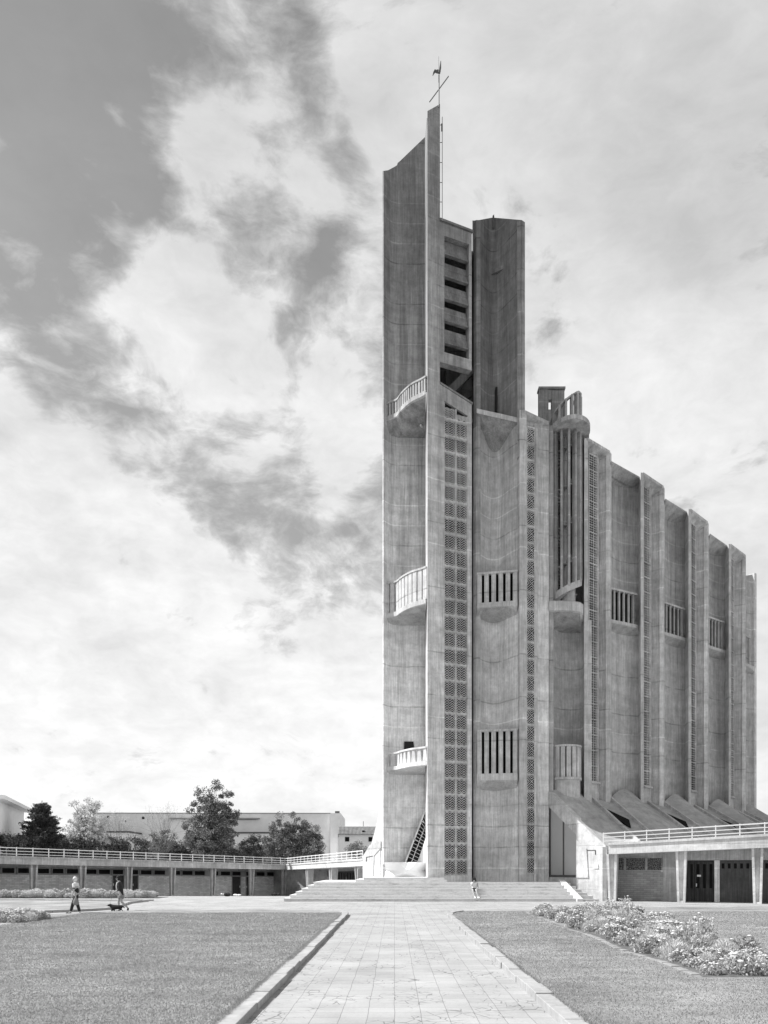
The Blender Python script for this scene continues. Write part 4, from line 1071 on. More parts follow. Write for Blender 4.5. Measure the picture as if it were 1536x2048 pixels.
for a, b in ((672, 692), (694, 716)): door(GM, mg, um_(a), um_(b), 2.94, ('b', -.30), 4, ('b', -1.3), ('b', -.45), 'darkwood')

# terrace behind the galleries
ter = MB()
tl = [(*GL.xy(-60, 6.8),), (*GL.xy(GL.L+1, 6.8),), (-6, 79), (6.0, 81.5), (8, 82), (22, 82), (33, 73), (60, 60), (400, 60), (400, 600), (-500, 600), (-500, 60)]
ter.prism(tl, -1.0, [2.46]*len(tl)); tag(ter.build('terrace', M['lawn']), kind='structure')
t3 = MB(); t3.prism([GR.xy(3, 7.9), GR.xy(30, 7.9), GR.xy(60, 7.9), (70, 59.9), (59.5, 59.9), (33, 72.8), (31, 73)], -.5, 3.2); tag(t3.build('terrace', M['lawn']), kind='structure')
# ============================================================ PLANTS
M['leaf_dark'] = leafmat('dark_evergreen_leaf', .025, .11)
M['leaf_mid'] = leafmat('mid_grey_leaf', .06, .34)
M['leaf_pale'] = leafmat('pale_leaf', .40, .85)
M['leaf_hedge'] = leafmat('hedge_leaf', .04, .30)
M['leaf_bed'] = leafmat('bed_plant_leaf', .18, .70)
M['petal'] = leafmat('pale_petal', .60, .85, .7, .2)
M['bark'] = plain('bark', .12, .3, 6, .95, .8)
M['grassb'] = leafmat('grass_blade', .22, .46, .6, .3)
def leaves(name, C_, size, mat, parent=None, aspect=.55, updir=None, rng=None):
    """C_: (n,3) centres, one small quad leaf at each"""
    rng = rng or np.random.default_rng(3); n = len(C_)
    a = rng.normal(size=(n, 3)); a /= np.linalg.norm(a, axis=1)[:, None]
    if updir is not None: a = a*.6+updir; a /= np.linalg.norm(a, axis=1)[:, None]
    b = np.cross(a, rng.normal(size=(n, 3))); b /= np.linalg.norm(b, axis=1)[:, None]
    s = size*rng.uniform(.6, 1.35, n)[:, None]
    v = np.stack([C_-a*s*.5, C_+b*s*aspect*.5-a*s*.05, C_+a*s*.5, C_-b*s*aspect*.5-a*s*.05], 1).reshape(-1, 3)
    return raw(name, v, 4, np.arange(4*n), M[mat], parent)
def crown_points(rng, env, nclump, per, cr, hollow=.35, flat=.8):
    """env: list of (cx,cy,cz,rx,ry,rz) ellipsoids; clumps scattered mostly towards their skin"""
    C_ = []; cc = []
    vol = np.array([e[3]*e[4]*e[5] for e in env]); vol = vol/vol.sum()
    for _ in range(nclump):
        e = env[rng.choice(len(env), p=vol)]
        d = rng.normal(size=3); d /= np.linalg.norm(d); r = hollow+(1.02-hollow)*rng.random()**.6
        c = np.array(e[:3])+d*np.array(e[3:])*r; cc.append(c)
        k = int(per*rng.uniform(.5, 1.5)); rr = cr*rng.uniform(.6, 1.4)
        q = rng.normal(size=(k, 3)); q /= (np.linalg.norm(q, axis=1)[:, None]+1e-6); q *= (rng.random(k)**.5)[:, None]*rr
        q[:, 2] *= flat; C_.append(c+q)
    return np.concatenate(C_), cc
def trunk_and_limbs(root, base, top, r, targets, rng, nl=14, name='trunk'):
    mb = MB(); base = Vector(base); top = Vector(top)
    pts = [base, base.lerp(top, .35)+Vector((rng.normal()*.1, rng.normal()*.1, 0)), base.lerp(top, .7)+Vector((rng.normal()*.15, rng.normal()*.15, 0)), top]
    mb.tube(pts, [r, r*.8, r*.5, r*.2], 8)
    idx = rng.permutation(len(targets))[:nl]
    for i in idx:
        tg = Vector(targets[i]); f = rng.uniform(.15, .8); s = base.lerp(top, f)
        if tg.z < s.z: s = base.lerp(top, .12)
        m_ = s.lerp(tg, .5)+Vector((rng.normal()*.15, rng.normal()*.15, -.1)); mb.tube([s, m_, tg], [r*.4, r*.22, r*.07], 6)
    return mb.build(name, M['bark'], root)
def tree(name, label, px, Y, toprow, halfw, zbase, env_n, nclump, per, cr, lsize, mat, seed, cat='tree', group=None, hollow=.3, shape=None, tr=.16, nl=16):
    rng = np.random.default_rng(seed); x, y = P(px, Y); zt = Z(toprow, Y); hw = halfw*Y/F; h = zt-zbase
    root = thing(name, label, cat, (x, y, zbase), group)
    env = []
    if shape: env = [(x+a*hw, y+b*hw*.6, zbase+c*h, d*hw, d*hw*.9, e*h) for a, b, c, d, e in shape]
    else:
        for i in range(env_n):
            a = rng.uniform(-.55, .55); c = rng.uniform(.35, .8); env.append((x+a*hw, y+rng.uniform(-.4, .4)*hw, zbase+c*h, hw*.5, hw*.5, h*.24))
        env.append((x, y, zbase+.5*h, hw*.75, hw*.7, h*.42))
    C_, cc = crown_points(rng, env, nclump, per, cr, hollow)
    C_ = C_[C_[:, 2] > zbase+.1]
    leaves('crown', C_, lsize, mat, root, rng=rng)
    trunk_and_limbs(root, (x, y, zbase-.2), (x+rng.normal()*.2, y, zbase+.85*h), tr, cc, rng, nl)
    return root
ZT = 2.46
# dark spreading conifer by the left house
def conifer(px, Y, toprow, halfw, seed, label):
    rng = np.random.default_rng(seed); x, y = P(px, Y); zb = ZT; h = Z(toprow, Y)-zb; hw = halfw*Y/F
    root = thing('conifer_tree', label, 'tree', (x, y, zb)); C_ = []; mb = MB(); mb.tube([(x, y, zb-.2), (x, y, zb+h*.97)], [.16, .03], 8)
    for i in range(330):
        f = rng.random()**1.25*.98; az = rng.uniform(0, 2*math.pi); Lb = hw*1.15*(1-f)**.62*rng.uniform(.65, 1.12)*(1.0 if f > .12 else .85)+.12
        z0 = zb+h*f*.93; rise = Lb*rng.uniform(.15, .5)
        k = int(26+70*Lb); tt = rng.random(k)**.7; sp_w = .10+.16*Lb*(1-tt)
        px_ = x+math.cos(az)*Lb*tt+rng.normal(size=k)*sp_w; py_ = y+math.sin(az)*Lb*tt+rng.normal(size=k)*sp_w
        pz_ = z0+rise*tt**1.4+rng.normal(size=k)*sp_w*.35
        C_.append(np.stack([px_, py_, pz_], 1))
        if i % 3 == 0: mb.tube([(x, y, z0), (x+math.cos(az)*Lb*.9, y+math.sin(az)*Lb*.9, z0+rise*.8)], [.035, .012], 5)
    C_ = np.concatenate(C_); leaves('crown', C_, .20, 'leaf_dark', root, .35, rng=rng); mb.build('trunk', M['bark'], root)
conifer(84, 71, 1597, 46, 5, 'dark pointed conifer with spreading sprays beside the white house at far left')
tree('flowering_tree', 'pale airy tree in light leaf between the dark conifer and the long pale building', 174, 75, 1596, 52, ZT, 6, 200, 75, .38, .15, 'leaf_pale', 11, hollow=.2, nl=40,
     shape=[(-.35,0,.78,.42,.20),(.1,0,.84,.38,.16),(.55,0,.66,.40,.18),(-.45,0,.5,.45,.26),(.3,0,.45,.55,.3),(0,0,.55,.5,.3)])
tree('tree', 'tall dark rounded pine with a notched crown, highest of the trees behind the galleries', 424, 82, 1561, 60, ZT, 6, 330, 120, .50, .18, 'leaf_mid', 21, tr=.25, nl=30,
     shape=[(-.62,0,.74,.26,.12),(-.2,.1,.80,.30,.16),(.18,0,.88,.22,.11),(.45,0,.72,.34,.18),(.05,0,.62,.5,.24),(-.55,0,.42,.45,.22),(.35,0,.40,.5,.24),(-.1,0,.28,.8,.24),(.78,0,.60,.16,.06)])
tree('tree', 'broad many-topped bushy tree in front of the right part of the long pale building', 585, 86, 1618, 64, ZT-.6, 6, 320, 120, .46, .17, 'leaf_mid', 22, tr=.2, nl=34,
     shape=[(-.45,0,.72,.22,.22),(-.1,0,.80,.16,.18),(.05,0,.74,.2,.2),(.32,0,.70,.18,.22),(.55,0,.52,.35,.26),(-.5,0,.40,.45,.30),(0,0,.42,.5,.36),(.45,0,.34,.5,.3),(.88,0,.55,.14,.08)])
tree('shrub', 'round shrub in front of the tiled house near the left buttress', 716, 78, 1679, 27, ZT, 4, 60, 60, .35, .13, 'leaf_mid', 23, cat='shrub')
tree('shrub', 'small dark fir-like shrub low behind the pine, right of it', 500, 84, 1660, 32, ZT, 4, 60, 60, .4, .15, 'leaf_dark', 24, cat='shrub')
tree('shrub', 'leafy shrub at the foot of the bare branches left of the pine', 322, 76, 1655, 36, ZT, 4, 70, 60, .36, .14, 'leaf_mid', 25, cat='shrub')
tree('tree', 'dark tree tip showing beyond the far right end of the church above the railing', 1545, 84, 1600, 34, 2.4, 4, 80, 60, .45, .18, 'leaf_dark', 26)
# bare branching shrub
def bare(px, Y, toprow, hw, seed, label):
    rng = np.random.default_rng(seed); x, y = P(px, Y); zb = ZT; h = Z(toprow, Y)-zb; w_ = hw*Y/F
    root = thing('bare_tree', label, 'tree', (x, y, zb)); mb = MB(); tips = []
    def grow(p, d, L, r, k):
        q = p+d*L; mb.tube([p, p.lerp(q, .5)+Vector(rng.normal(size=3))*L*.05, q], [r, r*.75, r*.5], 5, False)
        if k == 0: tips.append(q); return
        for _ in range(int(rng.integers(2, 4))):
            nd = (d+Vector(rng.normal(size=3))*.33+Vector((0, 0, .1))).normalized(); grow(q, nd, L*rng.uniform(.6, .85), r*.5, k-1)
    for i in range(7):
        a = rng.uniform(0, 6.28); grow(Vector((x, y, zb)), Vector((math.cos(a)*.35*w_/h*2, math.sin(a)*.3, 1)).normalized(), h*.33, .035, 4)
    mb.build('branches', M['bark'], root)
    C_ = np.array([t_ for t_ in tips]); C_ = np.repeat(C_, 2, 0)+rng.normal(size=(2*len(C_), 3))*.12
    leaves('buds', C_, .09, 'leaf_pale', root, rng=rng)
bare(326, 77, 1607, 40, 31, 'almost bare thin-branched tree against the long pale wall')
bare(232, 77, 1630, 20, 32, 'low bare twiggy tree between the pale tree and the long wall')

# clipped hedges on the terrace behind the railing
def hedge(name, label, u0, u1, v0, v1, h0, h1, seed, mat='leaf_hedge', dens=190):
    rng = np.random.default_rng(seed); L = u1-u0; root = thing(name, label, 'hedge', (*GL.xy((u0+u1)/2, v0), ZT))
    n = int(L*dens*8); u = rng.random(n)*L+u0
    hh = h0+(h1-h0)*(u-u0)/L; bump = .35*np.sin(u*1.7+seed)+.22*np.sin(u*3.9+1)+.18*np.sin(u*8.3)
    top = ZT+hh+bump*.5
    side = rng.random(n) < .62
    z = np.where(side, ZT+(top-ZT)*rng.random(n), top+rng.normal(size=n)*.09+(rng.random(n) < .08)*rng.random(n)*.4)
    v = np.where(side, v0+rng.normal(size=n)*.12+.1*np.sin(u*5), v0+(v1-v0)*rng.random(n))
    X = GL.A.x+GL.d.x*u+GL.n.x*v; Y = GL.A.y+GL.d.y*u+GL.n.y*v
    leaves('foliage', np.stack([X, Y, z], 1), .17, mat, root, rng=rng)
    k = int(L*520); u = rng.random(k)*L+u0; keep = (np.sin(u*.55+seed*2)+.5*np.sin(u*1.7) > -.5) & (u > u0+L*(.42 if seed == 1 else 0)); u = u[keep]; k = len(u)
    top = ZT+h0+(h1-h0)*(u-u0)/L+(.35*np.sin(u*1.7+seed)+.22*np.sin(u*3.9+1)+.18*np.sin(u*8.3))*.5
    v = v0+(v1-v0)*rng.random(k)-.1; z = top-.05+rng.normal(size=k)*.15+(rng.random(k) < .1)*rng.random(k)*.4
    leaves('sunlit_pale_top', np.stack([GL.A.x+GL.d.x*u+GL.n.x*v, GL.A.y+GL.d.y*u+GL.n.y*v, z], 1), .15, 'leaf_pale', root, rng=rng)  # paler leaves paint sunlight along the top of the hedge
    mb = MB(); 
    for i in range(int(L/1.2)): 
        uu = u0+.4+i*1.2; GL.box(mb, uu-.03, uu+.03, (v0+v1)/2-.03, (v0+v1)/2+.03, ZT-.1, ZT+h0*.7)
    GL.box(mb, u0+.1, u1-.1, v0+.25, v1-.2, ZT-.1, ZT+min(h0, h1)-.35)
    mb.build('stems', M['black'], root)
hedge('hedge', 'long dark clipped hedge with a pale sunlit-coloured top, below the white house and the conifer', -14, GL.u_of(262, 8), 8, 9.6, 2.35, 2.45, 1)
hedge('hedge', 'uneven dark hedge between the bare tree and the broad bushy tree', GL.u_of(270, 8.3), GL.u_of(560, 8.3), 8.3, 10, 2.5, 1.9, 2)

# ============================================================ FLOWER BEDS
def proto(kind, seed):
    rng = np.random.default_rng(seed); root = bpy.data.objects.new('p', None)
    if kind == 'daisy': n, h, r, mat, nf, fr_ = 900, .40, .34, 'leaf_bed', 20, .048
    elif kind == 'silver': n, h, r, mat, nf, fr_ = 1000, .42, .30, 'leaf_pale', 0, 0
    elif kind == 'leafy': n, h, r, mat, nf, fr_ = 800, .44, .36, 'leaf_bed', 4, .055
    elif kind == 'tall': n, h, r, mat, nf, fr_ = 420, .85, .36, 'leaf_bed', 8, .04
    else: n, h, r, mat, nf, fr_ = 900, .30, .40, 'leaf_bed', 32, .034
    th = rng.uniform(0, 2*math.pi, n); rr = r*rng.random(n)**.55; zz = h*(rng.random(n)**.75)*(1-.45*(rr/r)**2)
    C_ = np.stack([rr*np.cos(th), rr*np.sin(th), zz], 1)
    up = np.stack([np.cos(th)*.5, np.sin(th)*.5, np.ones(n)], 1)*(.9 if kind in ('silver', 'tall') else .45)
    root = thing({'daisy': 'daisy_plant', 'silver': 'silver_leaf_plant', 'leafy': 'leafy_plant', 'tall': 'rose_bush'}.get(kind, 'blossom_plant'), 'x', 'plant')
    leaves('foliage', C_, .088 if kind != 'silver' else .10, mat, root, .42 if kind != 'silver' else .22, up, rng)
    if nf:
        mb = MB()
        for i in range(nf):
            t_ = rng.uniform(0, 6.28); r_ = r*.95*rng.random()**.6; z_ = h*(1-.4*(r_/r)**2)*rng.uniform(.85, 1.12); s = fr_*rng.uniform(.7, 1.2)
            mb.sphere((r_*math.cos(t_), r_*math.sin(t_), z_), (s, s, s*.5), 7, 4)
            if kind == 'tall': mb.tube([(r_*.3*math.cos(t_), r_*.3*math.sin(t_), 0), (r_*math.cos(t_), r_*math.sin(t_), z_)], .006, 4)
        mb.build('blossoms', M['petal'], root)
    return root
kinds = ['daisy', 'silver', 'leafy', 'tall', 'blossom']
protos = {}
def plant_bed(spots, bedname, weights, group, seed):
    rng = random.Random(seed); used = {}
    desc = {'daisy': 'low plant with round white blooms in '+bedname, 'silver': 'feathery silver-leaved plant without blooms in '+bedname,
            'leafy': 'bushy broad-leaved plant with few pale blooms in '+bedname, 'tall': 'tall thin-stemmed rose bush standing above '+bedname,
            'blossom': 'low mounded plant covered with small pale blossoms in '+bedname}
    for (x, y, sc) in spots:
        k = rng.choices(kinds, weights)[0]
        if k not in protos:
            protos[k] = proto(k, 50+kinds.index(k)); o = protos[k]; o.location = (x, y, gz(x, y)+.07); o.rotation_euler = (0, 0, rng.uniform(0, 6.28)); o.scale = (sc,)*3
        else: o = copy_tree(protos[k], (x, y, gz(x, y)+.07), rng.uniform(0, 6.28), sc)
        o['label'] = desc[k]; o['group'] = group+' '+k.replace('tall', 'rose').replace('leafy', 'leafy plants').replace('silver', 'silver plants').replace('daisy', 'daisies').replace('blossom', 'blossom mounds')
rr = random.Random(4); spots = []
def bed_right(y):   # left and right limits of the bed
    xl = 5.85+.02*(y-14.5)+.10*math.sin(y*.9); xr = 8.3+(0 if y < 20 else .20*(y-20))+.2*math.sin(y*.7+1)
    if 26.3 < y < 28.3: xl += 1.0
    return xl, xr
y = 14.6
while y < 35.2:
    xl, xr = bed_right(y); x = xl+.2
    while x < xr:
        spots.append((x+rr.uniform(-.12, .12), y+rr.uniform(-.15, .15), rr.uniform(.5, 1.1)) if rr.random() > .12 else (x, y, .4)); x += rr.uniform(.40, .66)
    y += .60
plant_bed(spots, 'the right flower bed', [3, 3.2, 3.5, .7, 2.2], 'right flower bed', 1)
outl = [(bed_right(y_)[0]-.15, y_) for y_ in [14.2+.7*i for i in range(31)]]+[(bed_right(y_)[1]+.15, y_) for y_ in [14.2+.7*i for i in range(31)]][::-1]
M['soil'] = plain('bed_soil', .13, .35, 8, .95, .8)
patch('soil', outl, M['soil'], .096, .05, sub=.7)
M['edging'] = plain('rough_edging_stone', .28, .2, 9, .95, .8)
kerb([(bed_right(y_)[0]-.30, y_) for y_ in [14.2+.5*i for i in range(43)]][::-1], .17, .10, .3, 'kerb', .03, 'edging')
spots = [(x_+rr.uniform(-.2, .2), y_+rr.uniform(-.2, .2), rr.uniform(.8, 1.25)) for x_ in np.arange(-24, -13.9, .55) for y_ in np.arange(28.8, 31.6, .62) if y_ < 32.2-(x_+24)*.03+.0 and not (x_ > -14.6 and y_ > 30.7) and y_ > 28.4-(x_+14)*.18]
plant_bed(spots, 'the bed at the lawn edge', [4, 3, 2, .2, 3], 'near left flower bed', 2)
patch('soil', [(-25,32.2), (-13.6,32.0), (-13.5,30.5), (-14.3,28.4), (-25,30.2)], M['soil'], .096, .05)
spots = [(x_+rr.uniform(-.2, .2), y_+rr.uniform(-.2, .2), rr.uniform(.9, 1.5)) for x_ in np.arange(-33, -17.0, .62) for y_ in np.arange(54.4, 56.4, .8)]
plant_bed(spots, 'the far bed before the gallery', [3, 4, 2, .4, 3], 'far left flower bed', 3)
patch('soil', [(-34,54.0), (-16.6,54.0), (-16.8,57), (-34,57)], M['soil'], .03, .1)

# short grass: real blades where they can be told apart
def grass():
    rng = np.random.default_rng(8); out = []
    def region(n, x0, x1, y0, y1, inside, hgt):
        y = y0+(y1-y0)*rng.random(n)**1.7; x = x0+(x1-x0)*rng.random(n)
        k = inside(x, y); x = x[k]; y = y[k]; n = len(x)
        h = hgt*rng.uniform(.5, 1.5, n)*(1+.0*y); w_ = (.0035+.00035*y)*rng.uniform(.7, 1.4, n)
        a = rng.uniform(0, 2*math.pi, n); lx = rng.normal(size=n)*h*.5; ly = rng.normal(size=n)*h*.5; z = np.full(n, .088)
        p0 = np.stack([x-np.cos(a)*w_, y-np.sin(a)*w_, z], 1); p1 = np.stack([x+np.cos(a)*w_, y+np.sin(a)*w_, z], 1); p2 = np.stack([x+lx, y+ly, z+h], 1)
        out.append(np.stack([p0, p1, p2], 1).reshape(-1, 3))
    region(330000, -14, -2.26, 9, 36, lambda x, y: (x > -.56*y-1.2) & (y < 35+.0*x), .020)
    region(300000, 2.5, 22, 9, 36, lambda x, y: (x < .52*y+1) & ~((x > 5.6+.02*(y-14.5)) & (x < 8.5+np.maximum(0, .2*(y-20))) & (y > 14.0) & (y < 35.4)), .020)
    # ragged fringe leaning over the kerbs
    for xk in (-2.29, 2.5):
        n = 16000; y = rng.uniform(9, 33, n); x = xk+np.abs(rng.normal(size=n))*.03*(-1 if xk < 0 else 1)+(.02 if xk < 0 else -.02)
        h = .05*rng.uniform(.5, 1.5, n); a = rng.uniform(0, 6.28, n); w_ = .008*np.ones(n)
        p0 = np.stack([x-np.cos(a)*w_, y-np.sin(a)*w_, np.full(n, .09)], 1); p1 = np.stack([x+np.cos(a)*w_, y+np.sin(a)*w_, np.full(n, .09)], 1)
        p2 = np.stack([x+rng.normal(size=n)*.03, y+rng.normal(size=n)*.03, .09+h], 1); out.append(np.stack([p0, p1, p2], 1).reshape(-1, 3))
    v = np.concatenate(out); o = raw('lawn_grass', v, 3, np.arange(len(v)), M['grassb'])
    tag(o, 'short mown grass blades on the two lawns beside the path', 'grass', kind='stuff')
grass()

# ============================================================ BUILDINGS BEYOND
def house(name, label, cat, corners, z0, z1, wmat, roof=None):
    root = thing(name, label, cat, (corners[0][0], corners[0][1], z0)); mb = MB(); mb.prism(corners, z0-1, z1); mb.build('wall', M[wmat], root); return root
M['render'] = plain('pale_render', .74, .08, .8, .9, .1)
M['render2'] = plain('white_render', .82, .05, 1.2, .9, .1)
M['tile'] = plain('roof_tiles', .22, .3, 5, .9, .4)
# left house with a sloping eave
Y1 = 68; x1 = P(40, 68)[0]; fx = Frame((-33.8,65), P(48,80), 0, 0, 0, 0)
hl_ = thing('white_house', 'white flat-roofed house with deep eaves at the far left edge', 'house', (-35, 68, ZT))
mb = MB(); fx.box(mb, 0, fx.L, 0, 8, ZT-1, Z(1624,80)); mb.build('wall', M['render2'], hl_)
mb = MB(); fx.box(mb, -.5, fx.L+.9, -.8, 9, Z(1624,80)+.001, Z(1624,80)+.32); mb.build('roof', M['render2'], hl_)
for a, b in ((-4, 4), (11, 15.5)):
    u0, u1 = fx.u_of(a), fx.u_of(b); w_ = thing; 
    mb = MB(); fx.box(mb, u0-.06, u1+.06, -.05, -.001, 3.55, 5.0); wf = mb.build('window', M['framegrey'], hl_)
    mb = MB(); fx.box(mb, u0, u1, -.07, -.052, 3.62, 4.92); mb.build('pane', M['framegrey' if a > 5 else 'glass'], wf)
    mb = MB(); fx.box(mb, u0-.15, u1+.15, -.18, -.001, 3.45, 3.55); mb.build('sill', M['render2'], wf)
mb = MB(); mb.tube([(*fx.xy(fx.u_of(-4), -.6), 3.9), (*fx.xy(fx.u_of(38), -.6), 3.0)], .03, 6)
for px in (-3, 9, 21, 34):
    uu = fx.u_of(px); mb.tube([(*fx.xy(uu, -.6), ZT), (*fx.xy(uu, -.6), 3.0+.9*(fx.u_of(38)-uu)/(fx.u_of(38)-fx.u_of(-4)))], .02, 6)
mb.build('handrail', M['white'], hl_)
# long pale building
def longb():
    fr = Frame(P(190,104), P(661,104.5), 0, 0, 0, 0); zt_ = Z(1627,104)
    root = thing('long_building', 'long pale windowless building with a flat parapet behind the trees', 'building', (P(430,104)[0], 104, ZT))
    mb = MB(); fr.box(mb, 0, fr.L, 0, 12, ZT-1, zt_); mb.build('wall', M['render'], root)
    mb = MB(); fr.box(mb, -.05, fr.L+.05, -.08, 12.1, zt_+.001, zt_+.12); mb.build('parapet_coping', M['framegrey'], root)
    gb = MB(); q = fr.u_of(661); gb.prism([fr.xy(fr.L+.003, -.6), fr.xy(fr.L+1.4, -.4), fr.xy(fr.L+1.4, 12), fr.xy(fr.L+.003, 12)], ZT-1, zt_+.05); gb.build('end_wall', M['render2'], root)
    ch_ = MB(); fr.box(ch_, fr.L+.6, fr.L+1.2, .2, .8, zt_+.05, zt_+.38); ch_.build('chimney', M['steel'], root)
    for a, b, r0, r1 in ((214, 219, 1632, 1638), (284, 289, 1633, 1638), (250, 253, 1641, 1643)):
        w_ = MB(); fr.box(w_, fr.u_of(a), fr.u_of(b), -.04, -.001, Z(r1,104), Z(r0,104)); w_.build('vent', M['glass'], root)
    lo = MB(); fr.box(lo, fr.u_of(200), fr.u_of(282), -5, -.001, ZT-1, Z(1668,103)); lo.build('lean_to', M['render'], root)
    lo = MB(); fr.box(lo, fr.u_of(199), fr.u_of(284), -5.2, -.002, Z(1668,103)+.001, Z(1666.5,103)+.1); lo.build('lean_to_roof', M['steel'], root)
    for a in (210, 235, 258): w_ = MB(); fr.box(w_, fr.u_of(a, -5), fr.u_of(a+10, -5), -5.04, -5.001, ZT+.3, ZT+1.6); w_.build('window', M['glass'], root)
    lo = MB(); fr.box(lo, fr.u_of(470), fr.u_of(545), -3.5, -.001, ZT-1, Z(1668.5,103)); lo.build('lean_to', M['render'], root)
    lo = MB(); fr.box(lo, fr.u_of(468), fr.u_of(548), -3.7, -.002, Z(1668.5,103)+.001, Z(1667,103)+.1); lo.build('lean_to_roof', M['steel'], root)
    # slanted shadow wedge on the wall, painted as a grey sheet and strip
    wd = MB(); d0 = fr.u_of(340); d1 = fr.u_of(470)
    wd.add([(*fr.xy(d0, -.03), Z(1637,104)), (*fr.xy(d1, -.03), Z(1636,104)), (*fr.xy(fr.u_of(520), -.03), Z(1639.5,104)), (*fr.xy(fr.u_of(395), -.03), Z(1640,104))], [(0, 3, 2, 1)])
    wd.wall([fr.xy(d0, -.55), fr.xy(fr.u_of(520), -.55)], Z(1638,104), Z(1636,104), .54); wd.build('painted_wedge_shadow', M['framegrey'], root)
longb()
# tiled house
def tiled():
    Yh = 96; fr = Frame(P(678,Yh), P(792,Yh+.5), 0, 0, 0, 0); ze = Z(1669,Yh)
    root = thing('tiled_house', 'small grey house with a tiled roof between the long building and the church', 'house', (P(720,Yh)[0], Yh, ZT))
    mb = MB(); fr.box(mb, 0, fr.L, 0, 8, ZT-1, ze); mb.build('wall', M['render'], root)
    rf_ = MB(); zr = Z(1663,Yh)
    vs = [(*fr.xy(-.1, -.35), ze), (*fr.xy(fr.L+.3, -.35), ze), (*fr.xy(fr.L+.3, 4), ze+1.2), (*fr.xy(-.1, 4), ze+1.2), (*fr.xy(fr.L+.3, 8.3), ze), (*fr.xy(-.1, 8.3), ze)]
    rf_.add(vs, [(0, 1, 2, 3), (3, 2, 4, 5), (0, 3, 5), (1, 4, 2), (0, 5, 4, 1)])
    n = 44
    for i in range(n):
        uu = -.05+(fr.L+.3)*i/n; rf_.tube([(*fr.xy(uu, -.38), ze+.02), (*fr.xy(uu, 3.9), ze+1.2)], .07, 5)
    rf_.build('roof', M['tile'], root)
    for a, b in ((690, 698.5), (737, 745)):
        w_ = MB(); fr.box(w_, fr.u_of(a), fr.u_of(b), -.05, -.001, Z(1683,Yh), Z(1674,Yh)); w_.build('window', M['glass'], root)
    w_ = MB(); fr.box(w_, fr.u_of(725), fr.u_of(730), .6, 1.1, ze+.3, ze+.55); w_.build('roof_window', M['glass'], root)
    ch_ = MB(); fr.box(ch_, fr.u_of(728), fr.u_of(729), 3.9, 4.1, ze+1.1, ze+1.9); ch_.build('chimney', M['steel'], root)
tiled()
# ============================================================ PEOPLE AND DOG
M['skin'] = plain('skin', .42, .05, 8, .6, .05)
M['cl_white'] = plain('white_cloth', .72, .08, 12, .9, .3)
M['cl_dark'] = plain('dark_cloth', .035, .2, 12, .9, .3)
M['cl_mid'] = plain('grey_cloth', .22, .15, 12, .9, .3)
M['hair_d'] = plain('dark_hair', .02, .2, 30, .7, .4)
M['hair_l'] = plain('white_hair', .70, .1, 30, .8, .4)
M['fur'] = plain('black_fur', .018, .3, 30, .8, .5)
def skin(name, V_, E_, Rr, mat, parent, root=0, lv=2):
    me = bpy.data.meshes.new(name); me.from_pydata([tuple(v) for v in V_], E_, [])
    o = link(name, me, M[mat], parent)
    m = o.modifiers.new('skin', 'SKIN'); m.use_smooth_shade = True
    for i, sv in enumerate(me.skin_vertices[0].data):
        r = Rr[i]; sv.radius = (r if isinstance(r, tuple) else (r, r)); sv.use_root = (i == root)
    s = o.modifiers.new('sub', 'SUBSURF'); s.levels = lv; s.render_levels = lv
    return o
